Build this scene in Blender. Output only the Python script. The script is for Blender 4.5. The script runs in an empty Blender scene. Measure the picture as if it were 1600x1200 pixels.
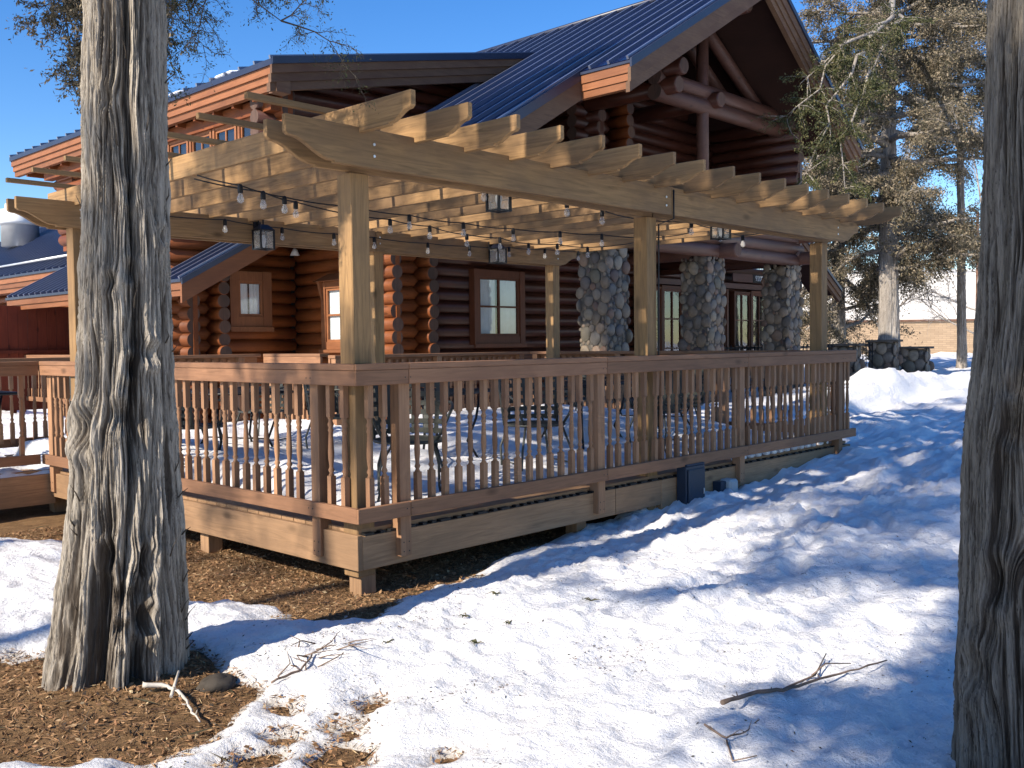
import bpy, math, random
import numpy as np
from mathutils import Vector, Matrix
random.seed(7); RNG = np.random.default_rng(7)
scn = bpy.context.scene
COL = scn.collection
R = math.radians

# ------------------------------------------------------------------ camera
CAM = Vector((-3.57, -4.67, 1.58))
def cam_axes(yaw, pitch, roll):
    f = Vector((math.cos(yaw)*math.cos(pitch), math.sin(yaw)*math.cos(pitch), -math.sin(pitch)))
    r = f.cross(Vector((0, 0, 1))).normalized(); d = f.cross(r)
    c, s = math.cos(roll), math.sin(roll)
    return c*r+s*d, -s*r+c*d, f
rr, dd, ff = cam_axes(R(43.432), R(2.358), R(0.667))
cam = bpy.data.objects.new('camera', bpy.data.cameras.new('camera')); COL.objects.link(cam)
m = Matrix((rr, -dd, -ff)).transposed().to_4x4(); m.translation = CAM
cam.matrix_world = m
cam.data.sensor_width = 36; cam.data.lens = 36*1514.5/1600
cam.data.clip_end = 3000; cam.data.clip_start = 0.05
scn.camera = cam

# ------------------------------------------------------------------ light
SUN_EL, SUN_AZ = R(35), R(3)          # toward the sun: -X turned a little to +Y
SD = Vector((-math.cos(SUN_AZ)*math.cos(SUN_EL), math.sin(SUN_AZ)*math.cos(SUN_EL), math.sin(SUN_EL)))
w = bpy.data.worlds.new('World'); scn.world = w; w.use_nodes = True
nt = w.node_tree; nt.nodes.clear()
sky = nt.nodes.new('ShaderNodeTexSky'); sky.sky_type = 'NISHITA'; sky.sun_disc = False
sky.sun_elevation = SUN_EL; sky.sun_rotation = math.atan2(SD.x, SD.y)
sky.air_density = 1.0; sky.dust_density = 0.25; sky.ozone_density = 2.6; sky.altitude = 300
hs = nt.nodes.new('ShaderNodeHueSaturation'); hs.inputs['Saturation'].default_value = 1.35; hs.inputs['Hue'].default_value = 0.51
bg = nt.nodes.new('ShaderNodeBackground'); bg.inputs['Strength'].default_value = 0.125
wo = nt.nodes.new('ShaderNodeOutputWorld')
nt.links.new(sky.outputs[0], hs.inputs['Color']); nt.links.new(hs.outputs[0], bg.inputs[0]); nt.links.new(bg.outputs[0], wo.inputs[0])
sl = bpy.data.lights.new('sun', 'SUN'); sl.energy = 5.0; sl.angle = R(0.7); sl.color = (1.0, 0.91, 0.78)
so = bpy.data.objects.new('sun', sl); COL.objects.link(so)
so.rotation_euler = SD.to_track_quat('Z', 'Y').to_euler(); so.location = (-20, 4, 20)
scn.view_settings.view_transform = 'Standard'; scn.view_settings.look = 'None'
scn.view_settings.exposure = 0.72; scn.view_settings.gamma = 1

# ------------------------------------------------------------------ noise
_perm = np.random.default_rng(3).permutation(256); _perm = np.concatenate([_perm, _perm, _perm])
_g3 = np.random.default_rng(4).normal(size=(256, 3)); _g3 /= np.linalg.norm(_g3, axis=1)[:, None]
def perlin(x, y, z):
    x, y, z = np.broadcast_arrays(np.asarray(x, float), np.asarray(y, float), np.asarray(z, float))
    xi, yi, zi = np.floor(x).astype(int), np.floor(y).astype(int), np.floor(z).astype(int)
    xf, yf, zf = x-xi, y-yi, z-zi
    xi &= 255; yi &= 255; zi &= 255
    fx, fy, fz = [t*t*t*(t*(t*6-15)+10) for t in (xf, yf, zf)]
    def g(a, b, c):
        h = _g3[_perm[_perm[_perm[xi+a]+yi+b]+zi+c]]
        return h[..., 0]*(xf-a)+h[..., 1]*(yf-b)+h[..., 2]*(zf-c)
    def L(a, b, t): return a+t*(b-a)
    return 1.6*L(L(L(g(0,0,0), g(1,0,0), fx), L(g(0,1,0), g(1,1,0), fx), fy),
                 L(L(g(0,0,1), g(1,0,1), fx), L(g(0,1,1), g(1,1,1), fx), fy), fz)
def fbm(x, y, z, o=4, lac=2.03, gain=0.5):
    s = 0; a = 1
    for i in range(o):
        s = s+a*perlin(x, y, z+i*7.3); x = x*lac; y = y*lac; z = z*lac; a *= gain
    return s
def sstep(a, b, x):
    t = np.clip((x-a)/(b-a), 0, 1); return t*t*(3-2*t)

# ------------------------------------------------------------------ materials
MATS = {}
def newmat(name):
    m_ = bpy.data.materials.new(name); m_.use_nodes = True
    n = m_.node_tree; b = n.nodes['Principled BSDF']; MATS[name] = m_
    return m_, n, b
def N(n, typ, **k):
    o = n.nodes.new(typ)
    for a, v in k.items(): setattr(o, a, v)
    return o
def coords(n, scale=(1, 1, 1), rand=True, loc=(0, 0, 0)):
    tc = N(n, 'ShaderNodeTexCoord'); mp = N(n, 'ShaderNodeMapping'); mp.inputs['Scale'].default_value = scale
    mp.inputs['Location'].default_value = loc
    if rand:
        oi = N(n, 'ShaderNodeObjectInfo'); mu = N(n, 'ShaderNodeMath', operation='MULTIPLY'); mu.inputs[1].default_value = 37
        n.links.new(oi.outputs['Random'], mu.inputs[0])
        va = N(n, 'ShaderNodeVectorMath', operation='ADD')
        n.links.new(tc.outputs['Object'], va.inputs[0]); n.links.new(mu.outputs[0], va.inputs[1])
        n.links.new(va.outputs[0], mp.inputs[0])
    else: n.links.new(tc.outputs['Object'], mp.inputs[0])
    return mp.outputs[0]
def noise(n, vec, scale, detail=5, rough=0.55, dist=0):
    o = N(n, 'ShaderNodeTexNoise'); o.inputs['Scale'].default_value = scale; o.inputs['Detail'].default_value = detail
    o.inputs['Roughness'].default_value = rough; o.inputs['Distortion'].default_value = dist
    n.links.new(vec, o.inputs['Vector']); return o.outputs['Fac']
def ramp(n, fac, stops):
    o = N(n, 'ShaderNodeValToRGB'); e = o.color_ramp.elements
    while len(e) < len(stops): e.new(0.5)
    for i, (p, c) in enumerate(stops): e[i].position = p; e[i].color = (*c, 1) if len(c) == 3 else c
    n.links.new(fac, o.inputs[0]); return o.outputs[0]
def mix(n, fac, a, b, mode='MIX'):
    o = N(n, 'ShaderNodeMix', data_type='RGBA', blend_type=mode)
    for s, v in ((o.inputs[0], fac), (o.inputs[6], a), (o.inputs[7], b)):
        if isinstance(v, (int, float)): s.default_value = v
        elif isinstance(v, tuple): s.default_value = (*v, 1)
        else: n.links.new(v, s)
    return o.outputs[2]
def bump(n, b, h, strength=0.3, dist=0.01):
    o = N(n, 'ShaderNodeBump'); o.inputs['Strength'].default_value = strength; o.inputs['Distance'].default_value = dist
    n.links.new(h, o.inputs['Height']); n.links.new(o.outputs[0], b.inputs['Normal'])
def mul(c, k): return tuple(v*k for v in c)

def wood(name, col, axis, rough=0.75, var=0.35, bmp=0.35, warm=None, spec=0.3, knots=True, wet=0.0):
    m_, n, b = newmat(name)
    sc = [14, 14, 14]; sc['xyz'.index(axis)] = 0.9
    v = coords(n, tuple(sc)); f1 = noise(n, v, 2.2, 7, 0.62, 1.4)
    sc2 = [1.6, 1.6, 1.6]; sc2['xyz'.index(axis)] = 0.7
    v2 = coords(n, tuple(sc2)); f2 = noise(n, v2, 1.7, 4, 0.6, 0.4)
    c = ramp(n, f1, [(0.28, mul(col, 1-var)), (0.5, col), (0.72, mul(col, 1+var*0.75))])
    w2 = warm or tuple(np.array(mul(col, 0.72)))
    c = mix(n, ramp(n, f2, [(0.42, (0, 0, 0)), (0.66, (0.75,)*3)]), c, w2)
    oi = N(n, 'ShaderNodeObjectInfo')
    mr = N(n, 'ShaderNodeMapRange'); mr.inputs[3].default_value = 0.82; mr.inputs[4].default_value = 1.16
    n.links.new(oi.outputs['Random'], mr.inputs[0])
    cc = N(n, 'ShaderNodeCombineColor')
    for i in range(3): n.links.new(mr.outputs[0], cc.inputs[i])
    c = mix(n, 1.0, c, cc.outputs[0], 'MULTIPLY')
    if knots:
        sk = [5.5, 5.5, 5.5]; sk['xyz'.index(axis)] = 2.3
        vk = coords(n, tuple(sk)); vo = N(n, 'ShaderNodeTexVoronoi'); vo.inputs['Scale'].default_value = 0.9
        n.links.new(vk, vo.inputs['Vector'])
        c = mix(n, ramp(n, vo.outputs['Distance'], [(0.05, (0.85,)*3), (0.17, (0, 0, 0))]), c, mul(col, 0.36))
    n.links.new(c, b.inputs['Base Color']); b.inputs['Roughness'].default_value = rough
    b.inputs['Specular IOR Level'].default_value = spec
    bump(n, b, f1, bmp, 0.004); return m_
PG = (0.31, 0.182, 0.078)          # pergola lumber
for a in 'xyz':
    wood('pergola_'+a, PG, a, var=0.45, bmp=0.5, warm=(0.20, 0.122, 0.062))
    wood('rail_'+a, (0.28, 0.142, 0.075) if a != 'z' else (0.34, 0.185, 0.098), a, warm=(0.20, 0.10, 0.055), var=0.28)
    wood('deck_'+a, (0.36, 0.212, 0.112), a, warm=(0.24, 0.145, 0.08))
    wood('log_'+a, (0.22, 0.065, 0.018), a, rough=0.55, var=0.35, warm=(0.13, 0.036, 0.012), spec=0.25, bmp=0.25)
    wood('porch_log_'+a, (0.08, 0.025, 0.014), a, rough=0.38, var=0.4, warm=(0.045, 0.016, 0.010), spec=0.45, bmp=0.25)  # lodge logs again, with the sheltered front's shade put into the colour
    wood('trim_'+a, (0.25, 0.098, 0.040), a, rough=0.6, var=0.25, warm=(0.18, 0.066, 0.027), knots=False)
    wood('rake_'+a, (0.15, 0.085, 0.048), a, rough=0.7, var=0.3, warm=(0.10, 0.05, 0.03), knots=False)
wood('trim_dark', (0.13, 0.045, 0.022), 'z', rough=0.5, var=0.25, knots=False)
wood('balcony_log', (0.115, 0.052, 0.036), 'x', rough=0.5, warm=(0.075, 0.034, 0.024), spec=0.4)
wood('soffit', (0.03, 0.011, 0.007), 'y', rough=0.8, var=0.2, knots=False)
wood('end_grain', (0.11, 0.065, 0.048), 'z', rough=0.85, var=0.35, warm=(0.07, 0.05, 0.042))
wood('fence_red', (0.15, 0.032, 0.016), 'z', rough=0.8, var=0.3)

def plain(name, col, rough=0.5, metal=0, spec=0.5, nscale=0, nvar=0.15, bmp=0):
    m_, n, b = newmat(name); b.inputs['Roughness'].default_value = rough; b.inputs['Metallic'].default_value = metal
    b.inputs['Specular IOR Level'].default_value = spec; b.inputs['Base Color'].default_value = (*col, 1)
    if nscale:
        f = noise(n, coords(n), nscale, 6, 0.6)
        n.links.new(ramp(n, f, [(0.3, mul(col, 1-nvar)), (0.7, mul(col, 1+nvar))]), b.inputs['Base Color'])
        if bmp: bump(n, b, f, bmp, 0.006)
    return m_
plain('roof_rib_sheen', (0.15, 0.17, 0.24), 0.28, 0.3, 0.8)  # navy ribs like the panels, sun sheen painted in as a lighter colour
plain('roof_metal', (0.006, 0.010, 0.04), 0.22, 0.0, 0.6, 1.5, 0.3)
plain('roof_trim', (0.018, 0.022, 0.045), 0.4, 0, 0.6, 2, 0.2)
plain('black_iron', (0.012, 0.012, 0.014), 0.45, 0.3, 0.5, 8, 0.3)
plain('chair_iron', (0.055, 0.058, 0.05), 0.5, 0.2, 0.5, 8, 0.3)
plain('black_rubber', (0.008, 0.008, 0.008), 0.6, 0, 0.4)
plain('utility_blue', (0.016, 0.03, 0.055), 0.45, 0.1, 0.5, 3, 0.25)
plain('grey_plastic', (0.42, 0.45, 0.45), 0.5, 0, 0.4, 4, 0.15)
plain('galvanised', (0.62, 0.62, 0.60), 0.38, 0.6, 0.5, 2, 0.1)
plain('white_paint', (0.78, 0.78, 0.76), 0.6, 0, 0.4, 1, 0.05)
plain('wall_cream', (0.74, 0.70, 0.64), 0.8, 0, 0.3, 0.4, 0.06)
plain('mortar', (0.10, 0.088, 0.075), 0.95, 0, 0.2, 9, 0.3, 0.4)
plain('rust_pole', (0.16, 0.085, 0.055), 0.7, 0, 0.3, 3, 0.3)
plain('dark_inside', (0.015, 0.012, 0.012), 0.9, 0, 0.1)
plain('curtain', (0.76, 0.77, 0.78), 0.9, 0, 0.1, 3, 0.1)
plain('sign_black', (0.01, 0.01, 0.012), 0.5, 0, 0.4)
plain('sign_letter', (0.6, 0.6, 0.58), 0.5, 0, 0.4)
plain('rock', (0.06, 0.05, 0.04), 0.9, 0, 0.2, 12, 0.4, 0.6)
plain('twig', (0.17, 0.12, 0.09), 0.85, 0, 0.2, 20, 0.4, 0.4)
plain('twig_pale', (0.50, 0.45, 0.38), 0.7, 0, 0.3, 20, 0.25, 0.3)
plain('brass', (0.25, 0.18, 0.08), 0.4, 0.8, 0.5)
# glass
def glassmat(name, tint, refl, rough=0.03):
    m_, n, b = newmat(name); n.nodes.remove(b)
    tr = N(n, 'ShaderNodeBsdfTransparent'); tr.inputs[0].default_value = (*tint, 1)
    gl = N(n, 'ShaderNodeBsdfGlossy'); gl.inputs['Roughness'].default_value = rough
    fr = N(n, 'ShaderNodeFresnel'); fr.inputs[0].default_value = refl
    wv = noise(n, coords(n), 2.2, 2); bp = N(n, 'ShaderNodeBump'); bp.inputs['Strength'].default_value = 0.08; bp.inputs['Distance'].default_value = 0.02
    n.links.new(wv, bp.inputs['Height']); n.links.new(bp.outputs[0], gl.inputs['Normal'])
    ge = N(n, 'ShaderNodeNewGeometry'); iv = N(n, 'ShaderNodeMath', operation='SUBTRACT'); iv.inputs[0].default_value = 1; n.links.new(ge.outputs['Backfacing'], iv.inputs[1])
    mm = N(n, 'ShaderNodeMath', operation='MULTIPLY'); n.links.new(fr.outputs[0], mm.inputs[0]); n.links.new(iv.outputs[0], mm.inputs[1])   # Fresnel from outside only: light leaves the pane freely
    mx = N(n, 'ShaderNodeMixShader'); n.links.new(mm.outputs[0], mx.inputs[0]); n.links.new(tr.outputs[0], mx.inputs[1]); n.links.new(gl.outputs[0], mx.inputs[2])
    n.links.new(mx.outputs[0], n.nodes['Material Output'].inputs[0]); return m_
glassmat('window_glass', (0.85, 0.88, 0.88), 2.1)
m_, n, b = newmat('bulb_glass'); b.inputs['Base Color'].default_value = (0.75, 0.74, 0.70, 1); b.inputs['Roughness'].default_value = 0.06; b.inputs['Specular IOR Level'].default_value = 1.0; b.inputs['Alpha'].default_value = 0.3
m_, n, b = newmat('lantern_glass'); b.inputs['Base Color'].default_value = (0.5, 0.5, 0.46, 1); b.inputs['Roughness'].default_value = 0.2; b.inputs['Alpha'].default_value = 0.38
# snow
m_, n, b = newmat('snow')
v = coords(n, rand=False); f1 = noise(n, v, 22, 8, 0.68); f2 = noise(n, v, 2.2, 6, 0.6); f3 = noise(n, v, 60, 4, 0.7)
at = N(n, 'ShaderNodeAttribute', attribute_name='dirt'); at.attribute_type = 'GEOMETRY'
md = N(n, 'ShaderNodeMath', operation='MULTIPLY_ADD'); md.inputs[1].default_value = 1.0
ad = N(n, 'ShaderNodeMath', operation='ADD'); n.links.new(at.outputs['Fac'], ad.inputs[0]); n.links.new(f1, ad.inputs[1])
dirtm = ramp(n, ad.outputs[0], [(0.62, (0, 0, 0)), (1.0, (0.8,)*3)])
base = ramp(n, f2, [(0.3, (0.74, 0.735, 0.735)), (0.7, (0.86, 0.85, 0.845))])
c = mix(n, dirtm, base, (0.45, 0.40, 0.33))
c = mix(n, ramp(n, f3, [(0.70, (0, 0, 0)), (0.78, (0.55,)*3)]), c, (0.5, 0.48, 0.46))
n.links.new(c, b.inputs['Base Color']); b.inputs['Roughness'].default_value = 0.55; b.inputs['Specular IOR Level'].default_value = 0.25
ms = N(n, 'ShaderNodeMath', operation='MULTIPLY_ADD'); ms.inputs[1].default_value = 0.35; n.links.new(f3, ms.inputs[0]); n.links.new(f1, ms.inputs[2])
bump(n, b, ms.outputs[0], 0.8, 0.035)
# soil / needle litter
m_, n, b = newmat('soil')
v = coords(n, rand=False); f1 = noise(n, v, 9, 9, 0.7, 0.5); f2 = noise(n, v, 55, 6, 0.7, 1.5)
c = ramp(n, f1, [(0.3, (0.06, 0.036, 0.018)), (0.5, (0.17, 0.105, 0.052)), (0.7, (0.30, 0.19, 0.09))])
c = mix(n, ramp(n, f2, [(0.4, (0, 0, 0)), (0.62, (0.7,)*3)]), c, (0.30, 0.17, 0.085))
n.links.new(c, b.inputs['Base Color']); b.inputs['Roughness'].default_value = 0.95; b.inputs['Specular IOR Level'].default_value = 0.1
bump(n, b, f2, 1.0, 0.02)
# island-coloured material (stones, leaves, litter)
def island(name, stops, rough=0.8, nscale=0, bmp=0, trans=0.0, spec=0.3):
    m_, n, b = newmat(name)
    g = N(n, 'ShaderNodeNewGeometry'); c = ramp(n, g.outputs['Random Per Island'], stops)
    if nscale:
        f = noise(n, coords(n), nscale, 6, 0.65)
        k = ramp(n, f, [(0.3, (0.7,)*3), (0.7, (1.2,)*3)]); c = mix(n, 1.0, c, k, 'MULTIPLY')
        if bmp: bump(n, b, f, bmp, 0.01)
    n.links.new(c, b.inputs['Base Color']); b.inputs['Roughness'].default_value = rough; b.inputs['Specular IOR Level'].default_value = spec
    if trans:
        t = N(n, 'ShaderNodeBsdfTranslucent'); n.links.new(c, t.inputs[0])
        mx = N(n, 'ShaderNodeMixShader'); mx.inputs[0].default_value = trans
        n.links.new(b.outputs[0], mx.inputs[1]); n.links.new(t.outputs[0], mx.inputs[2])
        n.links.new(mx.outputs[0], n.nodes['Material Output'].inputs[0])
    return m_
island('cobble', [(0.0, (0.11, 0.085, 0.062)), (0.2, (0.19, 0.145, 0.10)), (0.35, (0.105, 0.095, 0.085)), (0.5, (0.19, 0.155, 0.12)), (0.62, (0.05, 0.045, 0.05)), (0.75, (0.15, 0.085, 0.055)), (0.88, (0.26, 0.215, 0.16)), (1.0, (0.09, 0.08, 0.058))], 0.6, 9, 0.5, spec=0.4)
island('juniper_leaf', [(0, (0.05, 0.05, 0.032)), (0.35, (0.13, 0.112, 0.072)), (0.7, (0.23, 0.185, 0.12)), (1, (0.35, 0.28, 0.195))], 0.8, trans=0.2)
island('juniper_green', [(0, (0.035, 0.045, 0.018)), (0.5, (0.075, 0.085, 0.032)), (1, (0.15, 0.13, 0.06))], 0.8, trans=0.2)
island('litter', [(0, (0.07, 0.04, 0.02)), (0.3, (0.20, 0.11, 0.05)), (0.6, (0.34, 0.20, 0.095)), (0.85, (0.30, 0.15, 0.075)), (1, (0.50, 0.38, 0.22))], 0.85)
island('debris_dark', [(0, (0.03, 0.03, 0.015)), (0.6, (0.07, 0.055, 0.03)), (1, (0.16, 0.08, 0.045))], 0.9)
island('snow_lump', [(0, (0.82, 0.85, 0.9)), (1, (0.92, 0.93, 0.96))], 0.6, 14, 0.6)
# bark
def bark(name, lo, mid, hi, sc=1.0, ridge=False):
    m_, n, b = newmat(name)
    v = coords(n, (26*sc, 26*sc, 2.6*sc), rand=False); f1 = noise(n, v, 2.0, 9, 0.68, 1.2)
    v2 = coords(n, (4*sc, 4*sc, 1.1*sc), rand=False); f2 = noise(n, v2, 1.5, 5, 0.6, 0.6)
    v3 = coords(n, (70*sc, 70*sc, 5.5*sc), rand=False); f3 = noise(n, v3, 2.0, 5, 0.7, 0.8)
    c = ramp(n, f1, [(0.30, lo), (0.47, mid), (0.68, hi)])
    c = mix(n, ramp(n, f2, [(0.45, (0, 0, 0)), (0.65, (0.6,)*3)]), c, mul(mid, 0.62))
    if ridge:                                               # weathered silver fibres on the ridges, raw dark bark in the furrows
        at = N(n, 'ShaderNodeAttribute', attribute_name='ridge')
        c = mix(n, ramp(n, at.outputs['Fac'], [(0.16, (0.85,)*3), (0.46, (0, 0, 0))]), c, mul(lo, 0.85))
        c = mix(n, ramp(n, at.outputs['Fac'], [(0.62, (0, 0, 0)), (0.95, (0.45,)*3)]), c, mul(hi, 1.15))
    c = mix(n, ramp(n, f3, [(0.36, (0.75,)*3), (0.46, (0, 0, 0))]), c, mul(lo, 0.6))
    n.links.new(c, b.inputs['Base Color']); b.inputs['Roughness'].default_value = 0.9; b.inputs['Specular IOR Level'].default_value = 0.15
    a_ = N(n, 'ShaderNodeMath', operation='MULTIPLY_ADD'); a_.inputs[1].default_value = 0.6; n.links.new(f3, a_.inputs[0]); n.links.new(f1, a_.inputs[2])
    bump(n, b, a_.outputs[0], 0.9, 0.012); return m_
bark('bark_grey', (0.07, 0.052, 0.038), (0.26, 0.22, 0.175), (0.48, 0.425, 0.35), ridge=True)
bark('bark_brown', (0.04, 0.029, 0.021), (0.13, 0.110, 0.090), (0.26, 0.23, 0.19), ridge=True)
bark('bark_far', (0.12, 0.10, 0.08), (0.33, 0.29, 0.25), (0.48, 0.44, 0.39), 0.6)
bark('twig_bark', (0.04, 0.03, 0.022), (0.12, 0.095, 0.07), (0.2, 0.17, 0.13))
# block wall
m_, n, b = newmat('block_wall')
v = coords(n, (1, 1, 1), rand=False); br = N(n, 'ShaderNodeTexBrick'); br.inputs['Scale'].default_value = 1
br.inputs['Brick Width'].default_value = 0.4; br.inputs['Row Height'].default_value = 0.1; br.inputs['Mortar Size'].default_value = 0.008
br.inputs['Color1'].default_value = (0.42, 0.30, 0.19, 1); br.inputs['Color2'].default_value = (0.34, 0.24, 0.15, 1); br.inputs['Mortar'].default_value = (0.24, 0.17, 0.11, 1)
sx = N(n, 'ShaderNodeSeparateXYZ'); cx = N(n, 'ShaderNodeCombineXYZ'); n.links.new(v, sx.inputs[0])
n.links.new(sx.outputs[0], cx.inputs[0]); n.links.new(sx.outputs[2], cx.inputs[1]); n.links.new(cx.outputs[0], br.inputs['Vector'])
n.links.new(br.outputs[0], b.inputs['Base Color']); b.inputs['Roughness'].default_value = 0.9

# ------------------------------------------------------------------ mesh builder
class MB:
    def __init__(s): s.v = []; s.f = []; s.mi = []; s.sm = []
    def add(s, vs, fs, mi=0, smooth=False):
        o = len(s.v); s.v.extend([tuple(map(float, p)) for p in vs]); s.f.extend([tuple(i+o for i in f) for f in fs])
        s.mi.extend([mi]*len(fs)); s.sm.extend([smooth]*len(fs)); return s
    def obox(s, o, u, v, w, mi=0):
        o, u, v, w = map(Vector, (o, u, v, w))
        p = [o, o+u, o+u+v, o+v, o+w, o+u+w, o+u+v+w, o+v+w]
        F = [(0, 3, 2, 1), (4, 5, 6, 7), (0, 1, 5, 4), (1, 2, 6, 5), (2, 3, 7, 6), (3, 0, 4, 7)]
        if u.cross(v).dot(w) < 0: F = [f[::-1] for f in F]
        return s.add(p, F, mi)
    def box(s, a, b, mi=0):
        return s.obox(a, (b[0]-a[0], 0, 0), (0, b[1]-a[1], 0), (0, 0, b[2]-a[2]), mi)
    def prism(s, pts, ext, mi=0):          # planar polygon pts (3d) extruded by vector ext
        pts = [Vector(p) for p in pts]; e = Vector(ext); k = len(pts)
        F = [tuple(range(k))[::-1], tuple(range(k, 2*k))]+[(i, (i+1) % k, k+(i+1) % k, k+i) for i in range(k)]
        nrm = sum(((pts[i]-pts[0]).cross(pts[i+1]-pts[0]) for i in range(1, k-1)), Vector())
        if nrm.dot(e) < 0: F = [f[::-1] for f in F]
        return s.add(pts+[p+e for p in pts], F, mi)
    def tube(s, pts, rad, n_=8, mi=0, caps=True, smooth=True, capmi=None):
        pts = [Vector(p) for p in pts]; k = len(pts)
        if not hasattr(rad, '__len__'): rad = [rad]*k
        vs = []; up = None
        for i, p in enumerate(pts):
            t = (pts[min(i+1, k-1)]-pts[max(i-1, 0)]).normalized()
            if up is None:
                up = Vector((0, 0, 1)) if abs(t.z) < 0.9 else Vector((1, 0, 0))
            a = t.cross(up).normalized(); b_ = a.cross(t).normalized(); up = b_
            for j in range(n_):
                th = 2*math.pi*j/n_; vs.append(p+(a*math.cos(th)+b_*math.sin(th))*rad[i])
        fs = [(i*n_+j, i*n_+(j+1) % n_, (i+1)*n_+(j+1) % n_, (i+1)*n_+j) for i in range(k-1) for j in range(n_)]
        o = len(s.v); s.add(vs, fs, mi, smooth)
        if caps:
            cm = mi if capmi is None else capmi
            s.f += [tuple(o+j for j in range(n_))[::-1], tuple(o+(k-1)*n_+j for j in range(n_))]; s.mi += [cm, cm]; s.sm += [False, False]
        return s
    def lathe(s, c, prof, n_=12, mi=0, smooth=True):      # prof [(r,z)]
        vs = [(c[0]+r*math.cos(2*math.pi*j/n_), c[1]+r*math.sin(2*math.pi*j/n_), c[2]+z) for r, z in prof for j in range(n_)]
        k = len(prof)
        fs = [(i*n_+j, i*n_+(j+1) % n_, (i+1)*n_+(j+1) % n_, (i+1)*n_+j) for i in range(k-1) for j in range(n_)]
        fs += [tuple(range(n_))[::-1], tuple((k-1)*n_+j for j in range(n_))]
        return s.add(vs, fs, mi, smooth)
    def build(s, name, mats, parent=None, loc=(0, 0, 0), bevel=0):
        me = bpy.data.meshes.new(name); me.from_pydata(s.v, [], s.f)
        for mm in ([mats] if isinstance(mats, str) else mats): me.materials.append(MATS[mm])
        me.polygons.foreach_set('material_index', s.mi); me.polygons.foreach_set('use_smooth', s.sm); me.update()
        o = bpy.data.objects.new(name, me); COL.objects.link(o); o.location = loc
        if parent: o.parent = parent
        if bevel:
            bv = o.modifiers.new('bevel', 'BEVEL'); bv.width = bevel; bv.segments = 1; bv.limit_method = 'ANGLE'
        return o
def np_mesh(name, V, F, mat, parent=None, smooth=True, loc=(0, 0, 0)):
    me = bpy.data.meshes.new(name); V = np.asarray(V, np.float32); F = np.asarray(F, np.int32); k = F.shape[1]
    me.vertices.add(len(V)); me.vertices.foreach_set('co', V.ravel())
    me.loops.add(F.size); me.loops.foreach_set('vertex_index', F.ravel())
    me.polygons.add(len(F)); me.polygons.foreach_set('loop_start', np.arange(0, F.size, k, dtype=np.int32))
    me.polygons.foreach_set('loop_total', np.full(len(F), k, np.int32))
    me.polygons.foreach_set('use_smooth', np.full(len(F), smooth, bool))
    me.materials.append(MATS[mat]); me.update(calc_edges=True)
    o = bpy.data.objects.new(name, me); COL.objects.link(o); o.location = loc
    if parent: o.parent = parent
    return o
def tag(o, label, cat, group=None):
    o['label'] = label; o['category'] = cat
    if group: o['group'] = group
    return o
def thing(name, label, cat, loc=(0, 0, 0), rz=0, group=None):
    o = bpy.data.objects.new(name, None); COL.objects.link(o); o.location = loc; o.rotation_euler = (0, 0, rz)
    o.empty_display_size = 0.2
    return tag(o, label, cat, group)
def copy_tree(o, parent=None):
    c_ = o.copy(); COL.objects.link(c_); c_.parent = parent
    for ch in list(o.children): copy_tree(ch, c_)
    return c_

# ================================================================== GROUND
def ground_h(x, y):
    x = np.asarray(x, float); y = np.asarray(y, float)
    h = 0.02+0.16*sstep(1.5, 7.5, x)+0.20*sstep(7, 16, x)+0.18*sstep(14, 32, x)
    h = h+0.20*sstep(6.5, 11, y)*(1-sstep(3.2, 4.4, x))
    h = h-(h+0.28)*sstep(4.2, 5.6, y)*sstep(3.3, 3.9, x)*sstep(17.5, 15.5, x)*(1-sstep(9, 10, y)*sstep(4.6, 4.2, x))
    h = h-0.10*sstep(-1.2, -2.6, x)*sstep(3, -1, y)*0
    h = h+0.07*np.exp(-(((x+1.58)/0.55)**2+((y+0.28)/0.55)**2))     # mound round the trunk
    return h
PA = [(-2.5, 0.60), (-1.9, 0.42), (-1.62, 0.30), (-1.18, -0.02), (-1.21, -0.4), (-1.16, -0.67), (-1.30, -0.98), (-1.50, -1.16), (-1.66, -1.22), (-1.82, -1.10), (-1.96, -1.14), (-2.10, -1.0), (-2.25, -0.85), (-2.8, -0.55)]
PB = [(-0.47, 6.82), (-1.19, 4.19), (-0.57, 3.46), (-0.41, 3.11), (-0.56, 1.83), (-0.66, 0.78), (-0.42, 0.48), (-0.36, 0.26), (-0.52, -0.02), (-0.46, -0.20), (-0.27, -0.24), (-0.04, -0.26), (0.42, -0.12), (1.1, 0.06), (1.8, 0.30), (3.0, 0.6), (5, 0.8), (6.9, 0.9), (6.9, 4.6), (3, 6.8)]
PCs = [((-1.15, -2.02), 0.07), ((-1.62, -1.50), 0.08), ((-1.45, -1.37), 0.06), ((-1.32, -1.16), 0.08), ((-1.24, -1.53), 0.05), ((-1.42, -1.70), 0.10), ((-1.62, -1.78), 0.07), ((-1.02, -1.42), 0.04), ((-1.9, -2.2), 0.12)]
_rp = np.random.default_rng(77); PRINTS = []
for (ax, ay, bx, by, k) in ((0.9, -1.9, 9.5, -0.5, 22), (2.2, -3.1, 9.0, -1.6, 17), (1.2, -2.6, 4.0, -0.6, 7), (9.0, -0.3, 16.0, 0.9, 13)):
    for i in range(k):
        t = (i+_rp.uniform(-.25, .25))/k; sgn = 1 if i % 2 else -1; al = math.atan2(by-ay, bx-ax)
        PRINTS.append((ax+(bx-ax)*t-math.sin(al)*0.13*sgn+_rp.normal()*.05, ay+(by-ay)*t+math.cos(al)*0.13*sgn+_rp.normal()*.05, al+_rp.normal()*.25, _rp.uniform(0.025, 0.06)))
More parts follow.
